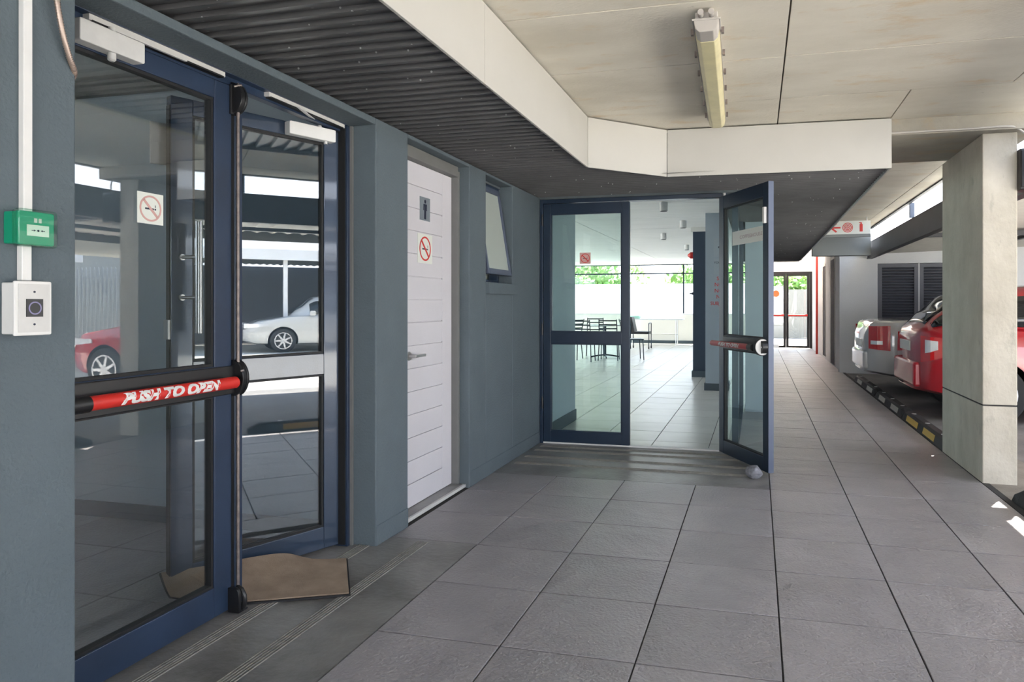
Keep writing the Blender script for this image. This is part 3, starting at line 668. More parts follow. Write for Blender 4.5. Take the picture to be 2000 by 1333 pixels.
# ================================================================== FLUORESCENT BATTEN
fl = thing('batten_light', (-.25, 3.8, 2.44), math.atan2(.045, 1.65)*1.0, 'weatherproof fluorescent batten with yellowed diffuser under the concrete ceiling', 'lamp')
y0, y1 = -.80, .86
prof = [(-.055, -.034), (-.047, -.075), (-.030, -.090), (.030, -.090), (.047, -.075), (.055, -.034)]
MB().prism(prof, y0+.12, y1, 'y').build('diffuser', 'lens', fl, .003, world=False)
MB().prism([(a*.97, b*.97-.001) for a, b in prof], y0, y0+.12, 'y').build('lamp_end', 'lampbody', fl, .003, world=False, label='clear grey end of the diffuser')
MB().box(-.048, .048, y0+.01, y1-.01, -.034, 0).build('gear_tray', 'lampbody', fl, .004, world=False)
MB().box(-.060, .060, y0-.004, y1+.004, -.040, -.031).build('rim', 'lampbody', fl, .002, world=False)
for i in range(6):
    yy = y0+.12+i*.28
    for sx in (-1, 1): MB().box(sx*.066-.006, sx*.066+.006, yy, yy+.02, -.052, -.026).build('clip', 'rust', fl, world=False)
MB().cyl((-.022, y0+.0, -.017), (-.022, y0-.035, -.017), .013, 12).cyl((.022, y0, -.017), (.022, y0-.035, -.017), .013, 12).build('cable_gland', 'lampbody', fl, smooth=True, world=False)
fl.location = (-.232, 3.82, 2.44); 

# ================================================================== CANTEEN DOORWAY (faces camera, Y=5.8)
YF = 5.80
structure('wall_far', MB().box(-2.0, .10, YF+.0, YF+.22, 2.10, 2.44), 'walldark', 'dark lintel wall over the canteen doors', 'wall')
structure('wall_far.001', MB().box(-2.10, XW-.012, YF, 7.05, 0, 2.44), 'inwall', 'pale interior end wall left of the canteen doors', 'wall')
structure('baseboard_canteen', MB().box(XW-.014, XW+.0, 5.92, 7.06, 0, .11), 'skirt', 'slate skirting along the short canteen side wall', 'skirting')
cfm = tag(MB().box(XW+.004, XW+.03, YF-.02, YF+.06, 0, 2.095).box(-.278, -.238, YF-.02, YF+.06, 0, 2.095).box(XW+.03, -.278, YF-.02, YF+.06, 2.062, 2.095).build('trim_13', 'navyfar', None, bevel=.002),
          'dark navy frame around the canteen doorway', 'door frame', kind='structure')
tag(MB().box(XW+.03, -.3, YF-.01, YF+.05, 0, .012).build('trim_14', 'closer', None), 'thin metal sill strip of the canteen doorway', 'door sill', kind='structure')
d4 = thing('door_4', (XW+.032, YF+.035, 0), 0, 'closed navy glass leaf of the canteen doorway with a no-smoking sticker', 'door', kind='structure')
leaf(d4, .752, 2.058, .062, .066, 'navyfar', 'glassgreen', mid=(.860, .958), bot=.095, top=.085, bead='navyfar')
for zz in (.35, .98, 1.92): MB().cyl((-.008, -.05, zz-.05), (-.008, -.05, zz+.05), .009, 10).build('hinge', 'black', d4, smooth=True, world=False)
pl = Plane((-1.421, YF+.010, 1.588), (1, 0, 0), (0, 0, 1)); no_smoking(d4, pl, .095, .095, back='lens_sticker' if 0 else 'faded')
# opened leaf
Hh = Vector((-.262, 5.775, 0)); Ff = Vector((.095, 5.13, 0)); a5 = math.atan2(Ff.y-Hh.y, Ff.x-Hh.x)
d5 = thing('door_5', Hh, a5, 'navy glass leaf of the canteen doorway swung outward over the walkway', 'door', kind='structure')
# local y (front) = rotate +90: (-dy,dx) = (.645,.375): that is the far side. camera side is local -y
L5 = .768
leaf(d5, L5, 2.058, .075, .072, 'navyfar', 'glassgreen', mid=(.845, .950), bot=.10, top=.10, bead='gasket')
MB().box(L5, L5+.004, -.040, 0, .012, 2.058).build('edge_strip', 'sash', d5, world=False, label='pale blue-grey closing edge')
MB().box(.0, .05, -.047, -.042, .05, 2.0).build('hinge_stile_face', 'sash', d5, .001, world=False) if 0 else None
pbar = MB().box(.10, L5-.09, -.060, -.042, .850, .945).build('push_bar', 'black', d5, .003, world=False)
M['redlight'] = mat('faded_red_tube', (.42, .03, .03), .3)
MB().cyl((.03, -.115, .888), (L5-.14, -.115, .888), .022, 20).cyl((.03, -.115, .888), (-.01, -.115, .888), .022, 20, .008).build('push_tube', 'redlight', pbar, smooth=True, world=False)
MB().cyl((L5-.14, -.115, .888), (L5-.08, -.115, .888), .024, 20).cyl((L5-.10, -.115, .888), (L5-.10, -.05, .888), .018, 14).cyl((.07, -.115, .888), (.07, -.05, .888), .018, 14).build('bar_end_cap', 'black', pbar, smooth=True, world=False)
curved_text(d5, pbar, 'PUSH TO OPEN', .036, 'closer', .34, -.115, .888, .0225, .34)
lm = MB().cyl((L5-.065, -.065, .893), (L5-.030, -.065, .893), .062, 28).cyl((L5-.045, -.042, .893), (L5-.045, -.085, .893), .05, 24).build('latch_housing', 'black', d5, .002, True, world=False)
MB().cyl((L5-.030, -.070, .893), (L5-.022, -.070, .893), .056, 28).build('latch_cover', 'closer', lm, smooth=True, world=False)
MB().cyl((L5-.022, -.070, .893), (L5-.010, -.070, .893), .016, 14).build('keeper', 'white', lm, smooth=True, world=False)
MB().cyl((L5-.03, 0, .90), (L5-.03, .055, .90), .010, 12).cyl((L5-.03, .045, .90), (L5-.13, .045, .90), .008, 12).cyl((L5-.03, 0, .90), (L5-.03, .008, .90), .025, 16).build('outer_lever', 'closer', d5, smooth=True, world=False)
MB().rbox(L5-.045, L5-.018, -.062, -.042, 1.765, 1.880, .003, 'x').build('keeper_block', 'white', d5, .002, world=False, label='small white block near the top of the closing stile')
lab = MB().box(.20, L5-.078, -.0255, -.0245, 1.650, 1.757).build('glass_label', 'signwhite', d5, world=False, label='white paper strip with faint lettering')
M['faint'] = mat('faint_pink_ink', (.50, .42, .42), .6)
local_text(d5, 'COFFEEHOUSE', .036, 'faint', (.49, -.0258, 1.703), (1, 0, 0), (0, 0, 1), parent=lab, width=.34, ext=.0003)
MB().cyl((.05, -.02, 2.058), (.05, -.02, 2.085), .012, 12).build('top_pivot', 'closer', d5, smooth=True, world=False)

# ================================================================== CANTEEN INTERIOR
structure('ceiling.002', MB().box(-8.2, .1, 5.9, 22, 2.475, 2.52), 'inceil', 'pale boarded canteen ceiling', 'ceiling')
cb2 = bpy.data.objects['ceiling.002']
for i in range(11):
    for a, b in ((-8, -5.2), (-5.2, -2.7), (-2.7, -.14)):
        y0 = 5.95+i*1.44; MB().box(a+.01, b-.01, y0+.006, min(y0+1.434, 21.79), 2.468, 2.478).build('ceiling_panel', 'inceil', cb2)
yb = 21.8
bw = MB().box(-8.2, .1, yb, yb+.2, 0, .905).box(-8.2, .1, yb, yb+.2, 2.45, 2.7).box(-8.2, -5.95, yb, yb+.2, .905, 2.45)
structure('wall_back', bw, 'ivory', 'ivory wall under the long canteen window', 'wall')
structure('baseboard_back', MB().box(-7.99, -.13, yb-.02, yb, 0, .09), 'skirt', 'dark skirting at the foot of the canteen back wall', 'skirting')
w2 = thing('window_2', (-3, yb, .905), 0, 'long glazed window band across the canteen back wall', 'window', kind='structure')
for x in (-5.95, -4.1, -2.23, -.36): MB().box(x, x+.04, yb+.03, yb+.09, .905, 2.45).build('mullion', 'chairblue', w2)
MB().box(-5.95, -.1, yb+.03, yb+.09, 2.15, 2.19).box(-5.95, -.1, yb+.03, yb+.09, 2.425, 2.45).build('transom', 'chairblue', w2)
for a, b in ((-5.91, -4.1), (-4.06, -2.23), (-2.19, -.36), (-.32, -.12)):
    MB().box(a, b, yb+.055, yb+.061, .905, 2.43).build('pane', 'glass', w2)
MB().box(-5.95, -.1, yb-.06, yb+.03, .885, .925).build('window_sill', 'whitewall', w2)
structure('wall_canteen_left', MB().box(-8.2, -8, 7.05, 8.0, 0, 2.5).box(-8.2, -8, 8.0, 21, 0, .2).box(-8.2, -8, 21, 21.8, 0, 2.5).box(-8.2, -2.1, 6.85, 7.05, 0, 2.47), 'inwall', 'pale canteen side wall with window openings', 'wall')
w3 = thing('window_3', (-8.1, 15, .9), 0, 'unseen side window band added to light the canteen', 'window', kind='structure')  # out of view; made nearly full height for more daylight in the canteen
for y in (8.0, 11.0, 15.0, 18.0, 20.96): MB().box(-8.12, -8.06, y, y+.04, .2, 2.47).build('mullion', 'chairblue', w3)
MB().box(-8.095, -8.089, 8.04, 20.96, .2, 2.47).build('pane', 'glass', w3)
structure('wall_canteen_right', MB().box(-.13, .10, 8.05, 21.8, 0, 2.47).box(-.40, -.13, 14.0, 14.2, 0, .0), 'inwall', 'pale grey wall between the canteen and the walkway', 'wall')
gp = thing('window_4', (-.18, 6.9, 0), 0, 'fixed glazed side panel between canteen doorway and walkway wall', 'window', kind='structure')
MB().box(-.20, -.15, 5.86, 5.90, 0, 2.44).box(-.20, -.15, 8.01, 8.05, 0, 2.44).box(-.20, -.15, 5.90, 8.01, 2.40, 2.44).box(-.20, -.15, 5.90, 8.01, 0, .06).build('window_frame', 'navyfar', gp)
MB().box(-.178, -.172, 5.90, 8.01, .06, 2.40).build('pane', 'glassgreen', gp)
# piers
structure('wall_pier', MB().box(-.70, -.40, 9.9, 10.35, 0, 2.47), 'inwall', 'pale grey pier carrying the canteen notices', 'wall')
structure('baseboard_pier', MB().box(-.715, -.385, 9.885, 10.365, 0, .10), 'skirt', 'dark skirting around the notice pier', 'skirting')
structure('wall_pier.001', MB().box(-1.03, -.70, 11.7, 12.1, 0, 2.40), 'darkcol', 'dark navy column inside the canteen', 'wall')
structure('baseboard_pier.001', MB().box(-1.05, -.69, 11.68, 12.12, 0, .10), 'skirt', 'dark skirting around the navy canteen column', 'skirting')
structure('trim_15', MB().box(-1.06, -.66, 11.66, 12.14, 2.40, 2.47), 'ivory', 'pale capping on top of the navy canteen column', 'trim')
# notices on the pier
def notice(z0, z1, lab, lines, x0=-.585, x1=-.42, m='inwall'):
    t = tag(MB().box(x0, x1, 9.894, 9.898, z0, z1).build('notice', m, None), lab, 'notice')
    for s_, z, sz, mm, xs0 in lines: text('lettering', s_, sz, mm, t, (xs0, 9.8925, z), (1, 0, 0), (0, 0, 1), 'LEFT', .0005)
    return t
M['paper'] = mat('pale_grey_paper', (.42, .47, .50), .7)
n1 = notice(1.86, 2.115, 'grey notice with a black cleaning symbol, topmost on the canteen pier', [], m='paper')
MB().tube([(-.475, 9.892, 2.03), (-.50, 9.892, 2.0), (-.525, 9.892, 1.985)], .012, 6).tube([(-.46, 9.892, 2.04), (-.44, 9.892, 2.01)], .008, 6).build('symbol', 'ink', n1)
notice(1.62, 1.83, 'grey notice reading YOU M in black, middle of the canteen pier', [('YOU M', 1.775, .042, 'ink', -.582), ('U', 1.70, .04, 'ink', -.50)], m='paper')
notice(1.17, 1.60, 'notice of red lines of lettering, lowest on the canteen pier', [('STO', 1.555, .072, 'red', -.545), ('NO E', 1.47, .072, 'red', -.575), ('NO S', 1.385, .072, 'red', -.575), ('NO', 1.30, .072, 'red', -.552), ('SUBJEC', 1.21, .066, 'red', -.63)], x0=-.65, m='inwall')
sr = tag(MB().cyl((-1.04, 11.85, 2.02), (-1.085, 11.85, 2.02), .055, 20).cyl((-1.085, 11.85, 2.02), (-1.13, 11.85, 2.02), .05, 20, .015).build('alarm_sounder', 'red', None, smooth=True), 'red dome alarm sounder on the edge of the navy column', 'alarm')
tag(MB().box(-1.065, -1.031, 11.83, 11.87, 1.36, 1.40).cyl((-1.065, 11.85, 1.38), (-1.10, 11.85, 1.38), .01, 8).build('wall_hook', 'chairblue', None), 'small dark hook on the edge of the navy column', 'hook')
# pendant downlights
pd = thing('ceiling_spotlight', (-1.13, 8.73, 2.468), 0, 'cylinder spotlight nearest the canteen doorway', 'lamp', 'cylinder spotlights on the canteen ceiling')
MB().cyl((-1.13, 8.73, 2.468), (-1.13, 8.73, 2.36), .05, 18).build('body', 'closer', pd, smooth=True)
MB().cyl((-1.13, 8.73, 2.362), (-1.13, 8.73, 2.355), .042, 18).build('lens', 'gasket', pd, smooth=True)
for (x, y), l in (((-1.09, 10.7), 'cylinder spotlight second from the canteen doorway'), ((-1.62, 12.5), 'cylinder spotlight hanging left of the others'), ((-1.45, 15.0), 'cylinder spotlight farthest into the canteen')):
    c_ = dup(pd); c_.location = (x, y, 2.468); c_['label'] = l
# chairs: dark metal cafe chair with slatted back. local: seat centre at origin, back at +y
def cafe_chair(loc, rz, label):
    t = thing('cafe_chair', (0, 0, 0), 0, label, 'chair', 'cafe chairs around the canteen table')
    for sx in (-1, 1):
        MB().tube([(sx*.20, -.19, 0), (sx*.185, -.17, .44)], .011, 8).build('leg', 'chairblue', t, smooth=True, world=False)
        MB().tube(smooth_path([(sx*.21, .24, 0), (sx*.19, .20, .44), (sx*.19, .235, .68), (sx*.185, .29, .88)], 4), .011, 8).build('leg', 'chairblue', t, smooth=True, world=False)
    MB().rbox(-.20, .20, -.20, .20, .43, .455, .04).build('seat', 'chairblue', t, .004, world=False)
    for i in range(4):
        z = .60+i*.085; y = .215+(z-.6)*.27
        MB().tube(smooth_path([(-.185, y, z), (-.09, y+.018, z), (.09, y+.018, z), (.185, y, z)], 4), .014, 6).build('slat', 'chairblue', t, smooth=True, world=False)
    t.location = loc; t.rotation_euler = (0, 0, rz); return t
c0 = cafe_chair((-3.55, 14.40, 0), PI, 'slat-back cafe chair with its back to the doorway, left of two')
for x, y, r, l in ((-3.10, 14.85, PI*1.03, 'slat-back cafe chair with its back to the doorway, right of two'), (-4.05, 15.0, -PI/2-.4, 'slat-back cafe chair at the left end, seen side on'), (-2.62, 15.15, PI/2+.35, 'slat-back cafe chair right of the table, seen side on'),
                   (-3.7, 16.1, .2, 'slat-back cafe chair on the window side of the table')):
    q = dup(c0); q.location = (x, y, 0); q.rotation_euler = (0, 0, r); q['label'] = l
bt = thing('bistro_table', (-3.33, 15.5, 0), 0, 'pale round bistro table on a star base among the chairs', 'table')
MB().cyl((-3.33, 15.5, .72), (-3.33, 15.5, .745), .42, 36).build('tabletop', 'tabletop', bt, .003, True)
MB().cyl((-3.33, 15.5, .03), (-3.33, 15.5, .72), .028, 14).build('pedestal', 'chairblue', bt, smooth=True)
for i in range(4):
    a = i*PI/2+.3; MB().tube([(-3.33, 15.5, .07), (-3.33+.17*math.cos(a), 15.5+.17*math.sin(a), .05), (-3.33+.33*math.cos(a), 15.5+.33*math.sin(a), .018)], .017, 8).build('foot', 'chairblue', bt, smooth=True)
ft = thing('folding_table', (-3.0, 21.3, 0), 0, 'long white trestle table below the canteen window', 'table')
MB().box(-3.9, -2.15, 20.9, 21.55, .74, .775).build('tabletop', 'tabletop', ft, .004)
for x in (-3.75, -2.35):
    for y in (20.98, 21.45): MB().cyl((x, y, 0), (x, y, .74), .014, 8).build('leg', 'steel', ft, smooth=True)
    MB().cyl((x, 20.98, .3), (x, 21.45, .3), .010, 8).build('brace', 'steel', ft, smooth=True)
MB().cyl((-3.75, 21.4, .3), (-2.35, 21.4, .3), .010, 8).build('stretcher', 'steel', ft, smooth=True)
bag = tag(MB().rbox(-3.75, -3.45, 21.0, 21.2, .776, .86, .03, 'z').build('green_cloth', mat('pale_green_cloth', (.35, .62, .52), .8), None, .02), 'folded pale green cloth on the trestle table', 'cloth')
oc = thing('wheeled_chair', (-3.05, 18.95, 0), 0, 'black-seated chair on castors beside the canteen window', 'chair')
for dx, dy in ((-.25, -.22), (.25, -.22), (-.25, .22), (.25, .22)):
    x, y = -3.08+dx, 19.0+dy
    lg = MB().cyl((x, y, .06), (x, y, .70 if dx > 0 or dy < 0 else .86), .012, 8).build('leg', 'chairblue', oc, smooth=True)
    MB().cyl((x-.014, y, .035), (x+.014, y, .035), .035, 14).build('castor', 'black', lg, smooth=True)
MB().rbox(-3.33, -2.83, 18.78, 19.22, .40, .47, .04).build('seat', 'seatblack', oc, .01)
MB().tube(smooth_path([(-2.83, 18.78, .68), (-2.83, 19.0, .70), (-2.83, 19.22, .68)], 3), .014, 8).build('armrest', 'chairblue', oc, smooth=True)
MB().prism([(-3.33, .47), (-3.22, .47), (-3.30, .86), (-3.38, .86)], 18.78, 19.22, 'y').build('backrest', 'seatblack', oc, .01)

# ================================================================== FAR END OF THE WALKWAY
YE = 20.1
structure('wall_end', MB().box(.10, 1.50, YE, YE+.2, 2.10, 2.45), 'whitewall', 'white wall over the far glass doors', 'wall')
structure('wall_right', MB().box(1.45, 1.75, 13.303, YE+.2, -.1, 2.45), 'whitewall', 'white side wall at the far end of the walkway', 'wall')
structure('wall_parking', MB().box(1.405, 2.03, 13.1, 13.3, -.1, 2.2).box(2.03, 4.6, 13.1, 13.3, -.1, .90).box(2.03, 7.4, 13.1, 13.3, 1.91, 2.20).box(2.68, 2.70, 13.1, 13.3, .9, 1.91).box(3.55, 4.3, 13.1, 13.3, .9, 1.91).box(5.9, 7.4, 13.1, 13.3, -.1, 1.91).box(4.6, 5.9, 13.1, 13.3, -.1, .9), 'whitewall', 'white wall closing the end of the parking bays', 'wall')
for i, (x0, x1) in enumerate(((2.035, 2.68), (2.70, 3.54), (4.31, 5.88))):
    t = thing('louvre_door', (x0, 13.12, .9), 0, ['dark louvred panel left in the white wall, above the white car', 'dark louvred panel behind the concrete column edge', 'dark louvred panel farthest right in the white wall'][i], 'louvre', 'louvre panels in the white parking wall')
    f = .065
    MB().box(x0, x1, 13.10, 13.16, .90, .90+f).box(x0, x1, 13.10, 13.16, 1.905-f, 1.905).box(x0, x0+f, 13.10, 13.16, .9+f, 1.905-f).box(x1-f, x1, 13.10, 13.16, .9+f, 1.905-f).build('panel_frame', 'louvreframe', t, .002)
    MB().box(x0, x1+.08, 13.20, 13.21, .88, 1.93).build('backing', 'gasket', t)
    for k in range(18):
        z = .9+f+.01+k*.0485
        MB().add([(x0+f, 13.115, z), (x1-f, 13.115, z), (x1-f, 13.165, z+.035), (x0+f, 13.165, z+.035), (x0+f, 13.115, z-.006), (x1-f, 13.115, z-.006), (x1-f, 13.165, z+.029), (x0+f, 13.165, z+.029)], [(0,1,2,3),(7,6,5,4),(0,4,5,1),(1,5,6,2),(2,6,7,3),(3,7,4,0)]).build('slat', 'louvre', t)
for y, w_, z0, z1, l in ((16.2, .62, .06, 2.05, 'narrow dark door farther along the white side wall'), (14.3, .75, .02, 2.09, 'narrow dark door nearer along the white side wall')):
    dd_ = tag(MB().box(1.444, 1.452, y, y+w_, z0, z1).build('door_6', 'recessdoor', None, .002), l, 'door', kind='structure')
    MB().box(1.440, 1.449, y-.05, y, z0, z1+.04).box(1.440, 1.449, y+w_, y+w_+.05, z0, z1+.04).box(1.440, 1.449, y, y+w_, z1, z1+.04).build('door_frame', 'ivory', dd_, .002)
tag(MB().cyl((1.40, 17.9, 0), (1.40, 17.9, 2.44), .028, 12).build('riser_pipe', 'pipe', None, smooth=True), 'thin red fire riser pipe by the far glass doors', 'pipe')
de = thing('trim_16', (.8, YE, 0), 0, 'black frame of the far glass doors', 'door frame', kind='structure')
MB().box(1.385, 1.45, YE-.02, YE+.08, 0, 2.10).box(.10, .15, YE-.02, YE+.08, 0, 2.10).box(.15, 1.385, YE-.02, YE+.08, 2.05, 2.10).build('frame', 'gasket', de, .002)
for i, (x0, x1, l) in enumerate(((.155, .765, 'left black-framed glass leaf at the far end of the walkway'), (.77, 1.38, 'right black-framed glass leaf at the far end of the walkway'))):
    d = thing('door_7', (x0, YE+.03, 0), 0, l, 'door', kind='structure')
    leaf(d, x1-x0, 2.05, .055, .055, 'gasket', 'glass', mid=(.88, .93), bot=.05, top=.06)
    MB().cyl((.05, -.10, .905), (x1-x0-.05, -.10, .905), .025, 12).build('push_bar', 'red', d, smooth=True, world=False)
    MB().box(.02, .06, -.11, -.04, .86, .95).box(x1-x0-.06, x1-x0-.02, -.11, -.04, .86, .95).build('latch_housing', 'black', d, world=False)
wd = [o for o in bpy.data.objects if o.name.startswith('door_7')][0]
MB().cyl((.345, -.075, 1.5), (.345, -.05, 1.5), .09, 20).cyl((.345, -.05, 1.5), (.345, -.02, 1.5), .03, 12).build('hazard_disc', 'orange', wd, smooth=True, world=False)
# bulkhead, sign
structure('trim_17', MB().box(.88, 1.775, 12.1, 12.35, 1.995, 2.315), 'roofgrey', 'grey boxed beam across the walkway behind the fire sign', 'beam', bevel=.003)
sg = thing('fire_sign', (1.26, 10.6, 2.2), 0, 'hanging white sign with red arrow, hose reel and extinguisher symbols', 'sign')
MB().box(.93, 1.55, 10.6, 10.615, 2.195, 2.385).build('sign_board', 'signwhite', sg, .002)
MB().box(.93, 1.55, 10.59, 10.63, 2.155, 2.193).build('sign_rail', 'roofgrey', sg)
for x in (1.0, 1.5): MB().cyl((x, 10.61, 2.385), (x, 10.61, 2.445), .006, 6).build('hanger', 'steel', sg)
pl = Plane((1.24, 10.5995, 2.29), (1, 0, 0), (0, 0, 1))
mb = MB(); pl.poly(mb, [(-.235, 0), (-.155, .07), (-.135, .055), (-.185, .012), (-.09, .012), (-.09, -.012), (-.185, -.012), (-.135, -.055), (-.155, -.07)], 0, .002); mb.build('arrow_symbol', 'red', sg)
mb = MB(); [pl.ring(mb, .005, 0, r, r+.010, 0, .002, 28) for r in (.06, .042, .024, .006)]; mb.build('hose_reel_symbol', 'redlight' if 0 else 'red', sg)
mb = MB(); pl.rect(mb, .165, .205, -.06, .045, 0, .002); pl.rect(mb, .175, .195, .045, .07, 0, .002); pl.rect(mb, .155, .18, .062, .072, 0, .002); mb.build('extinguisher_symbol', 'red', sg)

# ================================================================== CLERESTORY + CARPORT
cst = thing('window_5', (1.82, 6, 2.0), 0, 'long slot window above the dark steel beam by the parking bays', 'window', kind='structure')
MB().box(1.862, 1.90, -8.1, 13.09, 1.995, 2.27).box(1.862, 1.94, -8.1, 13.09, 2.255, 2.27).box(1.85, 1.94, -8.1, 13.09, 1.99, 2.003).build('steel_beam', 'steelbeam', cst, .002, label='dark painted channel beam')
y = -6.72
while y < 12.3:
    MB().box(1.83, 1.88, y-.03, y+.03, 2.27, 2.452).build('post', 'navy', cst); y += 3.23 if abs(y-9.43) > 50 else 3.23
MB().box(1.775, 1.818, -8.1, 12.3, 2.428, 2.46).build('head_rail', 'steelbeam', cst)
# carport roof (corrugated) with posts
def corr_roof(x0, x1, y0, y1, z0, z1, per=.2, amp=.02):
    mb = MB(); n = int((y1-y0)/per*4); vs = []
    for i in range(n+1):
        y = y0+(y1-y0)*i/n; dz = amp*math.cos(2*PI*i/4)
        vs += [(x0, y, z0+dz), (x1, y, z1+dz)]
    mb.add(vs, [(2*i, 2*i+1, 2*i+3, 2*i+2) for i in range(n)]); return mb
cr = thing('carport', (3.5, 0, 0), 0, 'corrugated carport roof over the parking bays beside the walkway', 'carport')
o = corr_roof(1.905, 5.0, -8.1, 13.097, 2.09, 2.20).build('roof_sheet', 'roof', cr); so_ = o.modifiers.new('solid', 'SOLIDIFY'); so_.thickness = .004
corr_roof(5.05, 7.45, 8.5, 13.097, 2.32, 2.38).build('roof_sheet', 'roof', cr).modifiers.new('solid', 'SOLIDIFY').thickness = .004
corr_roof(7.45, 13.0, 8.5, 15.8, 2.38, 2.50).build('roof_sheet', 'roof', cr).modifiers.new('solid', 'SOLIDIFY').thickness = .004
MB().box(5.0, 5.05, -8.1, 13.05, 2.08, 2.30).build('edge_gutter', 'roofgrey', cr)
for y in (-6.5, -2.5, 1.5, 5.5, 9.5): MB().box(4.85, 4.95, y-.05, y+.05, 0, 2.17).build('post', 'fence', cr)
for y in (-6.5, -2.5, 1.5, 5.5, 9.5): MB().box(1.90, 4.95, y-.04, y+.04, 2.03, 2.09).build('rafter', 'steelbeam', cr)
MB().box(3.3, 3.36, -8.1, 13.0, 2.05, 2.09).build('purlin', 'steelbeam', cr)
c2 = thing('carport.001', (15.5, 3, 0), 0, 'second carport across the driveway with a white roof edge', 'carport')
o = corr_roof(13.6, 18.4, -12, 15, 2.50, 2.46).build('roof_sheet', 'roofgrey', c2)
MB().box(13.55, 13.6, -12, 15, 2.33, 2.60).build('edge_gutter', 'whitewall', c2)
for y in range(-11, 15, 4): MB().box(13.7, 13.8, y-.05, y+.05, 0, 2.4).build('post', 'whitewall', c2)
structure('wall_boundary', MB().box(18.5, 18.7, -14, 16, 0, 2.4), 'louvre', 'dark boundary wall behind the second carport', 'wall')
structure('wall_boundary.001', MB().box(-20, 12, 26.5, 26.7, 0, 1.75), 'beige', 'sunlit beige boundary wall outside the far doors', 'wall')
# palisade fence
fn = thing('palisade_fence', (12, 16.0, 0), 0, 'tall palisade fence beyond the parking bays', 'fence')
MB().box(7.6, 18.4, 16.0, 16.04, .3, .35).box(7.6, 18.4, 16.0, 16.04, 1.95, 2.0).build('rail', 'fence', fn)
for i in range(72):
    x = 7.7+i*.15; MB().prism([(x-.03, .05), (x+.03, .05), (x+.03, 2.2), (x, 2.27), (x-.03, 2.2)], 15.98, 15.995, 'y').build('paling', 'fence', fn)
structure('wall_boundary.002', MB().box(7.4, 18.6, 18.5, 18.7, 0, 2.9), 'roofgrey', 'grey wall behind the palisade fence', 'wall')
# tree
def tree(x, y, hgt, r, label, seed, n=2600):
    rnd = random.Random(seed); t = thing('tree', (x, y, 0), 0, label, 'tree', 'trees beyond the boundary wall')
    MB().tube([(x, y, 0), (x+.05, y, hgt*.3), (x-.05, y+.1, hgt*.6)], .12, 8).build('trunk', 'bark', t, smooth=True)
    mb = MB()
    cl_ = [(rnd.uniform(-.6, .6)*r, rnd.uniform(-.6, .6)*r, hgt*.62+rnd.uniform(-.35, .35)*r) for _ in range(9)]
    for _ in range(n):
        c_ = rnd.choice(cl_); d = Vector((rnd.gauss(0, 1), rnd.gauss(0, 1), rnd.gauss(0, 1))).normalized()*r*.5*rnd.uniform(.6, 1)
        p = Vector((x+c_[0], y+c_[1], c_[2]))+d; u = Vector((rnd.gauss(0, 1), rnd.gauss(0, 1), rnd.gauss(0, 1))).normalized()*.13; v = u.orthogonal().normalized()*.07
        mb.add([p-u, p+v, p+u, p-v], [(0, 1, 2, 3)])
    o = mb.build('crown', 'leaf', t); o['kind'] = 'stuff'
for i, (x, y, hh, r, l) in enumerate(((-6.5, 29, 3.6, 2.4, 'leafy tree left behind the canteen window'), (-2.2, 31.5, 3.4, 2.0, 'leafy tree behind the middle of the canteen window'), (1.2, 29, 3.4, 1.8, 'leafy tree seen through the far glass doors'), (4.5, 30, 3.6, 2.0, 'leafy tree to the right beyond the far doors'), (-11, 30, 3.6, 2.6, 'leafy tree farthest left beyond the canteen'))): tree(x, y, hh, r, l, i+3)
structure('wall_neighbour', MB().box(-12, .0, 25.2, 25.4, 0, 1.95), 'whitewall', 'sunlit white screen wall outside the canteen window', 'wall')

# ================================================================== WHEEL STOPS
def wheel_stop(y0, y1, x, refl, cols, label):
    t = thing('wheel_stop', (x, (y0+y1)/2, 0), 0, label, 'wheel stop', 'black wheel stops along the walkway edge')
    prof = [(x, 0), (x+.02, .085), (x+.045, .10), (x+.10, .10), (x+.125, .085), (x+.145, 0)]
    mb = MB(); n = len(prof); vs = []
    for yy, f_ in ((y0, .55), (y0+.10, 1), (y1-.10, 1), (y1, .55)):
        for a, b in prof: vs.append((a, yy, b*f_-.012))
    fs = [tuple(range(n)), tuple(range(3*n, 4*n))[::-1]]
    for k in range(3):
        for i in range(n): fs.append((k*n+i, k*n+(i+1) % n, (k+1)*n+(i+1) % n, (k+1)*n+i))
    mb.add(vs, fs).build('body', 'rubber', t, .004)
    for (a, b), c_ in zip(refl, cols):
        MB().add([(x+.002, a, .012), (x+.002, b, .012), (x+.0165, b, .066), (x+.0165, a, .066), (x+.010, a, .012), (x+.010, b, .012), (x+.025, b, .066), (x+.025, a, .066)],
                 [(0, 1, 2, 3), (7, 6, 5, 4), (0, 4, 5, 1), (3, 2, 6, 7), (0, 3, 7, 4), (1, 5, 6, 2)]).build('reflector', c_, t, label='yellow reflector' if c_ == 'yellow' else 'pale reflector')
    for yy in (y0+.28, y1-.28, (y0+y1)/2): MB().cyl((x+.07, yy, .07), (x+.07, yy, .0925), .022, 12).build('fixing_bolt', 'steel', t, smooth=True)
wheel_stop(9.85, 11.80, 1.475, [(10.05, 10.50), (11.0, 11.45)], ['silver', 'silver'], 'black wheel stop with two pale reflectors, farthest along the walkway')
wheel_stop(8.02, 9.75, 1.470, [(8.25, 8.65), (9.05, 9.45)], ['silver', 'silver'], 'black wheel stop with pale reflectors in front of the red car')
wheel_stop(6.25, 7.98, 1.465, [(6.60, 7.02), (7.25, 7.75)], ['yellow', 'yellow'], 'black wheel stop with yellow reflectors running up to the concrete column')
wheel_stop(3.0, 4.80, 1.50, [(3.3, 3.7), (4.1, 4.5)], ['yellow', 'yellow'], 'black wheel stop nearest the camera, right of the column foot')

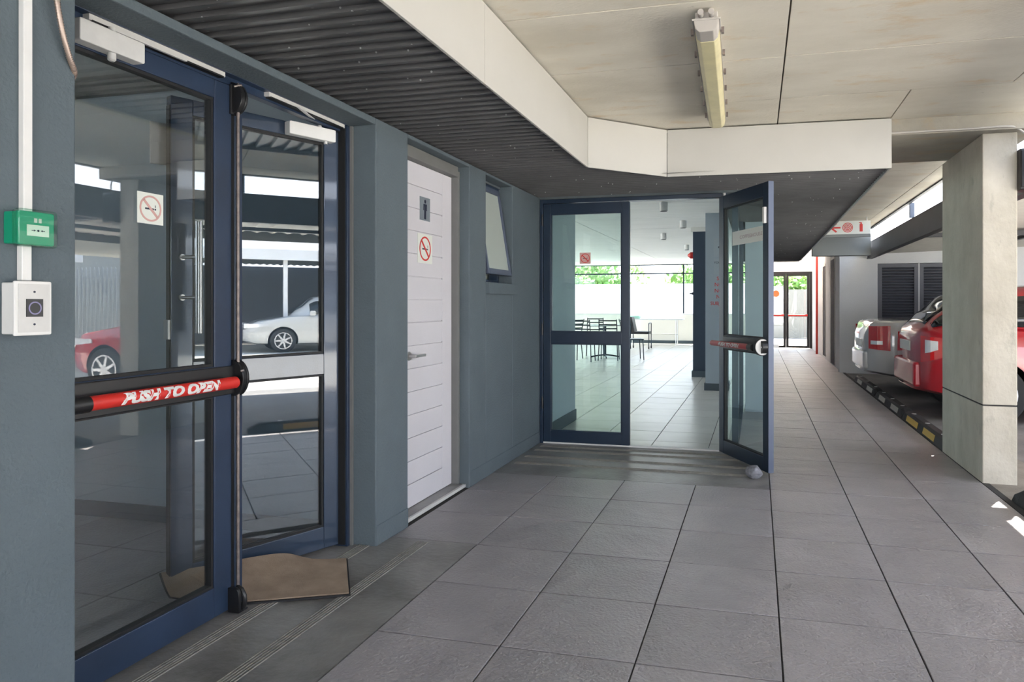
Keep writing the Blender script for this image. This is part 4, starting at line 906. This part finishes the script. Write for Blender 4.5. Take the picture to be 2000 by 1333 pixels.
# ================================================================== CARS
def interp(tab, x):
    if x <= tab[0][0]: return tab[0][1]
    for (a, b), (c_, d) in zip(tab, tab[1:]):
        if x <= c_:
            t = (x-a)/(c_-a); t = t*t*(3-2*t)*.5+t*.5; return b+(d-b)*t
    return tab[-1][1]
def make_car(label, paint, D, group=None):
    t = thing('car', (0, 0, 0), 0, label, 'car', group)
    L = D['L']; ws, zbt, belt, roof, wr = D['w'], D['zb'], D['belt'], D['roof'], D['wr']
    def ring(x):
        w_, zb_, B, Rr, g = interp(ws, x), interp(zbt, x), interp(belt, x), interp(roof, x), interp(wr, x)
        Rr = max(Rr, B+.012); k = min(1, (Rr-B)/.35); g2 = (1-k)*w_*.72+k*g
        return [(0, zb_), (w_*.80, zb_), (w_*.94, zb_+.03), (w_*.985, zb_+.12), (w_, zb_+.28), (w_*1.0, B-.22), (w_*.985, B-.08), (w_*.955, B-.02), (w_*.90, B+.004),
                (w_*.90*(1-.35)+g2*.35, B+(Rr-B)*.40), (w_*.9*(.25)+g2*.75, B+(Rr-B)*.78), (g2*.93, Rr-.025*k-.002), (g2*.75, Rr-.003), (g2*.4, Rr+.006), (0, Rr+.012)]
    N = 72; xs_ = [L*(i/N) for i in range(N+1)]; vs = []; nr = 15
    for x in xs_:
        r = ring(x); vs += [(x, -a, b) for a, b in r]+[(x, a, b) for a, b in r[-2:0:-1]]
    m_ = 2*nr-2; fs = []
    for i in range(N):
        for k in range(m_): fs.append((i*m_+k, i*m_+(k+1) % m_, (i+1)*m_+(k+1) % m_, (i+1)*m_+k))
    fs += [tuple(range(m_)), tuple(range(N*m_, (N+1)*m_))[::-1]]
    mb = MB(); mb.add(vs, fs)
    body = mb.build('body', paint, t, smooth=True, world=False)
    body.data.materials.append(M['gasket'])
    # wheel arches cut from the shell
    cut = MB()
    for ax in D['axles']:
        for s_ in (-1, 1): cut.cyl((ax, s_*.52, .30), (ax, s_*1.1, .30), .355, 40)
    co = cut.build('cutter', 'gasket', None, world=False)
    md = body.modifiers.new('arches', 'BOOLEAN'); md.operation = 'DIFFERENCE'; md.object = co; md.solver = 'EXACT'
    try: md.material_mode = 'TRANSFER'
    except Exception: pass
    bpy.context.view_layer.update(); dg = bpy.context.evaluated_depsgraph_get()
    me = bpy.data.meshes.new_from_object(body.evaluated_get(dg)); body.modifiers.clear(); old = body.data; body.data = me; me.name = 'body'
    bpy.data.objects.remove(co); me.shade_smooth(); me.set_sharp_from_angle(angle=math.radians(38))
    # side windows
    for s_ in (-1, 1):
        for (xa, xb) in D['win']:
            vv = []; n_ = 14
            for i in range(n_+1):
                x = xa+(xb-xa)*i/n_; r = ring(x)
                for q, off in ((8, .006), (9, .007), (10, .006)):
                    a, b = r[q]; 
                    if q == 8: b += .02
                    if q == 10: b = min(b, r[10][1])
                    vv.append((x, s_*(a+off), b))
            W_ = MB(); W_.add(vv, [(i*3+k, i*3+k+1, i*3+k+4, i*3+k+3) for i in range(n_) for k in range(2)])
            o = W_.build('side_window', 'carglass', t, smooth=True, world=False); sm = o.modifiers.new('solid', 'SOLIDIFY'); sm.thickness = .004
    for nm, (xa, xb) in (('rear_window', D['rearwin']), ('windscreen', D['screen'])):
        vv = []; n_ = 12
        for i in range(n_+1):
            x = xa+(xb-xa)*i/n_; r = ring(x)
            for k in range(9):
                f_ = -1+k/4; a = r[11][0]*.93*f_; b = r[11][1]+(r[14][1]-r[11][1])*(1-f_*f_)**.6+.010
                vv.append((x, a, b))
        W_ = MB(); W_.add(vv, [(i*9+k, i*9+k+1, i*9+k+10, i*9+k+9) for i in range(n_) for k in range(8)])
        o = W_.build(nm, 'carglass', t, smooth=True, world=False); sm = o.modifiers.new('solid', 'SOLIDIFY'); sm.thickness = .004
    # lamps following the flank
    def lamp(nm, m_, x0, x1, z0, z1, s_, back=None, skew=0):
        vv = []; n_ = 8
        for i in range(n_+1):
            x = x0+(x1-x0)*i/n_; w_ = interp(ws, x); f_ = i/n_
            za = z0+skew*f_; zb__ = z1-skew*.3*f_
            for z in (za, (za+zb__)/2, zb__): vv.append((x, s_*(w_+(.016 if nm == 'reverse_lamp' else .007)), z))
        W_ = MB(); W_.add(vv, [(i*3+k, i*3+k+1, i*3+k+4, i*3+k+3) for i in range(n_) for k in range(2)])
        if back:
            xx, y0_, y1_ = back; W_.box(min(xx, xx+.02), max(xx, xx+.02), min(s_*y0_, s_*y1_), max(s_*y0_, s_*y1_), z0, z1)
        o = W_.build(nm, m_, t, smooth=False, world=False); sm = o.modifiers.new('solid', 'SOLIDIFY'); sm.thickness = .012; return o
    for s_ in (-1, 1):
        for args in D['tail']: lamp('tail_lamp' if args[0] == 'tail' else 'reverse_lamp', args[0], *args[1:5], s_, args[5], args[6])
        lamp('headlamp', 'lampclear', L-.02, L-.55, .62, .74, s_, None, .05)
    # bumper line, door gaps, handles, mirrors, plate
    w1_ = interp(ws, L*.5)
    for s_ in (-1, 1):
        for x in D['gaps']:
            MB().box(x-.003, x+.003, min(s_*(w1_-.01), s_*(w1_+.003)), max(s_*(w1_-.01), s_*(w1_+.003)), .35, interp(belt, x)-.06).build('door_gap', 'gasket', t, world=False)
            MB().rbox(x+.05, x+.20, min(s_*(w1_-.0), s_*(w1_+.03)), max(s_*(w1_), s_*(w1_+.03)), .80, .825, .008, 'y').build('door_handle', paint, t, .003, world=False)
        xm = D['mirror']; MB().rbox(xm, xm+.14, min(s_*w1_, s_*(w1_+.16)), max(s_*w1_, s_*(w1_+.16)), .93, 1.05, .03, 'y').build('wing_mirror', paint, t, .015, world=False)
        for ax in D['axles']:
            yo = s_*(w1_-.02); yi = s_*(w1_-.21)
            ty = MB().cyl((ax, yi, .30), (ax, yo, .30), .305, 36).build('tyre', 'tyre', t, .02, True, world=False)
            rm = MB().cyl((ax, yo-s_*.02, .30), (ax, yo+s_*.004, .30), .20, 32).build('rim_back', 'gasket', ty, smooth=True, world=False)
            sp_ = MB().cyl((ax, yo, .30), (ax, yo+s_*.015, .30), .045, 16)
            for k in range(7):
                a = 2*PI*k/7; c1, s1_ = math.cos(a), math.sin(a); p = Vector((c1, 0, s1_)); q = Vector((-s1_, 0, c1)); O = Vector((ax, yo, .30)); e = Vector((0, s_*.014, 0))
                w0, w9 = q*.026, q*.016
                sp_.add([O+p*.03-w0, O+p*.03+w0, O+p*.20+w9, O+p*.20-w9, O+p*.03-w0+e, O+p*.03+w0+e, O+p*.20+w9+e, O+p*.20-w9+e], [(0,1,2,3),(7,6,5,4),(0,4,5,1),(1,5,6,2),(2,6,7,3),(3,7,4,0)])
            for k in range(28):
                a, b = 2*PI*k/28, 2*PI*(k+1)/28
                sp_.add([(ax+.19*math.cos(a), yo, .30+.19*math.sin(a)), (ax+.212*math.cos(a), yo, .30+.212*math.sin(a)), (ax+.212*math.cos(b), yo, .30+.212*math.sin(b)), (ax+.19*math.cos(b), yo, .30+.19*math.sin(b)),
                         (ax+.19*math.cos(a), yo+s_*.012, .30+.19*math.sin(a)), (ax+.212*math.cos(a), yo+s_*.012, .30+.212*math.sin(a)), (ax+.212*math.cos(b), yo+s_*.012, .30+.212*math.sin(b)), (ax+.19*math.cos(b), yo+s_*.012, .30+.19*math.sin(b))],
                        [(0, 1, 2, 3), (7, 6, 5, 4), (0, 4, 5, 1), (2, 6, 7, 3)])
            sp_.build('alloy_wheel', 'rim', ty, world=False)
    MB().box(-.012, .02, -.26, .26, D['plate'], D['plate']+.11).build('number_plate', 'signwhite', t, .003, world=False)
    MB().box(L-.012, L+.012, -.45, .45, .42, .58).build('grille', 'gasket', t, .004, world=False)
    MB().rbox(-.03, .16, -interp(ws, .02)*.98, interp(ws, .02)*.98, D['bump'][0], D['bump'][1], .04, 'z').build('rear_bumper', paint, t, .03, world=False)
    return t
sedan = dict(L=4.40, w=[(0, .52), (.04, .65), (.12, .75), (.3, .82), (.8, .85), (3.4, .85), (4.0, .81), (4.3, .72), (4.4, .60)], zb=[(0, .30), (.5, .24), (.9, .20), (3.5, .20), (4.1, .22), (4.4, .30)],
             belt=[(0, .80), (.03, .93), (.12, .985), (.7, 1.0), (1.4, .99), (3.0, .93), (3.3, .91), (4.05, .80), (4.33, .66), (4.4, .55)],
             roof=[(0, 0), (.68, .9), (.72, 1.0), (1.0, 1.16), (1.35, 1.36), (1.8, 1.45), (2.3, 1.46), (2.7, 1.40), (3.1, 1.12), (3.38, .90), (4.4, 0)], wr=[(0, .56), (4.4, .56)],
             win=[(1.25, 1.95), (2.0, 2.85)], rearwin=(.82, 1.36), screen=(2.74, 3.28), axles=(.95, 3.50), gaps=(1.35, 2.30), mirror=2.75, plate=.62, bump=(.34, .58),
             tail=[('tail', .03, .27, .62, .92, None, -.02), ('lampclear', .05, .18, .68, .73, None, 0)])
hatch = dict(L=3.90, w=[(0, .48), (.03, .60), (.10, .72), (.25, .80), (.8, .84), (2.9, .84), (3.5, .80), (3.8, .70), (3.9, .58)], zb=[(0, .30), (.4, .24), (.8, .19), (3.2, .19), (3.6, .22), (3.9, .30)],
             belt=[(0, .82), (.04, .92), (.2, .965), (1.2, .955), (2.6, .91), (2.9, .90), (3.6, .80), (3.84, .66), (3.9, .55)],
             roof=[(0, .86), (.06, .96), (.22, 1.12), (.42, 1.30), (.6, 1.36), (1.2, 1.40), (1.9, 1.39), (2.3, 1.33), (2.7, 1.10), (3.0, .94), (3.9, 0)], wr=[(0, .56), (3.9, .56)],
             win=[(.13, 1.22), (1.28, 2.35)], rearwin=(.10, .42), screen=(2.34, 2.92), axles=(.66, 3.12), gaps=(1.20, 2.15), mirror=2.30, plate=.70, bump=(.33, .60),
             tail=[('tail', .03, .30, .60, .88, None, .10), ('lampclear', .06, .16, .70, .84, None, .04)])
red = make_car('red hatchback parked behind the concrete column', 'redcar', hatch); red.location = (1.63, 8.62, -.012)
wht = make_car('silver-white sedan parked beyond the red hatchback', 'silvercar', sedan); wht.location = (1.41, 10.66, -.012)
w2_ = dup(wht); w2_['label'] = 'silver-white sedan across the driveway, seen only reflected in the opened near glass leaf'; w2_.location = (14.2, 8.4, -.012); w2_.rotation_euler = (0, 0, -PI/2)

# ================================================================== DOORMAT, STONE
def doormat():
    t = thing('doormat', (-2.0, 2.8, 0), 0, 'tan doormat with black backing, rumpled under the open glass leaf', 'mat')
    far = [(-2.360, 2.350, .088), (-2.232, 2.462, .090), (-2.140, 2.66, .070), (-2.085, 2.785, .044), (-1.985, 2.84, .008), (-1.850, 2.905, 0)]
    near = [(-2.195, 2.235, .055), (-2.10, 2.285, .030), (-2.00, 2.352, .004), (-1.90, 2.40, 0), (-1.75, 2.475, 0), (-1.607, 2.545, 0)]
    far = smooth_path(far, 12); near = smooth_path(near, 12); nu, nv = 60, 16
    def pt(u, v):
        a, b = near[int(round(u*(len(near)-1)))], far[int(round(u*(len(far)-1)))]
        fa = u*(len(near)-1); k = min(int(fa), len(near)-2); t_ = fa-k
        a = near[k].lerp(near[k+1], t_); b = far[k].lerp(far[k+1], t_)
        p = a.lerp(b, v); return p.x, p.y, .003+a.z*(1-v)+b.z*v**1.4
    for nm, m_, h0, h1, e in (('backing', 'rubber', 0, .006, 0), ('pile', 'mat', .006, .011, .014)):
        vs = []
        for s_ in (h0, h1):
            for i in range(nu+1):
                for j in range(nv+1):
                    u = e+(1-2*e)*i/nu; v = e*1.8+(1-3.6*e)*j/nv; x, y, z = pt(u, v); vs.append((x, y, z+s_))
        n1_ = (nu+1)*(nv+1); fs = []
        for i in range(nu):
            for j in range(nv):
                a = i*(nv+1)+j; fs.append((a, a+1, a+nv+2, a+nv+1)); fs.append((n1_+a, n1_+a+nv+1, n1_+a+nv+2, n1_+a+1))
        for i in range(nu):
            a, b = i*(nv+1), (i+1)*(nv+1); fs.append((a, b, n1_+b, n1_+a)); a += nv; b += nv; fs.append((b, a, n1_+a, n1_+b))
        for j in range(nv):
            a, b = j, j+1; fs.append((b, a, n1_+a, n1_+b)); a += nu*(nv+1); b += nu*(nv+1); fs.append((a, b, n1_+b, n1_+a))
        mb = MB(); mb.add(vs, fs); mb.build(nm, m_, t, smooth=True)
doormat()
bm = bmesh.new(); bmesh.ops.create_icosphere(bm, subdivisions=3, radius=1); rnd = random.Random(5)
pls = [(Vector((rnd.gauss(0, 1), rnd.gauss(0, 1), rnd.gauss(0, 1))).normalized(), rnd.uniform(.72, .95)) for _ in range(13)]
for v in bm.verts:
    p = v.co.copy()
    for n_, d_ in pls:
        q = p.dot(n_)
        if q > d_: p -= n_*(q-d_)
    v.co = Vector((p.x*.065, p.y*.05, max(p.z*.05, -.044)))
me = bpy.data.meshes.new('stone'); bm.to_mesh(me); bm.free(); me.materials.append(M['stone'])
st = bpy.data.objects.new('stone', me); C.objects.link(st); st.location = (-.022, 4.96, .045); st.rotation_euler = (0, 0, -.6)
tag(st, 'rough grey stone holding the outward-opened glass leaf', 'stone')
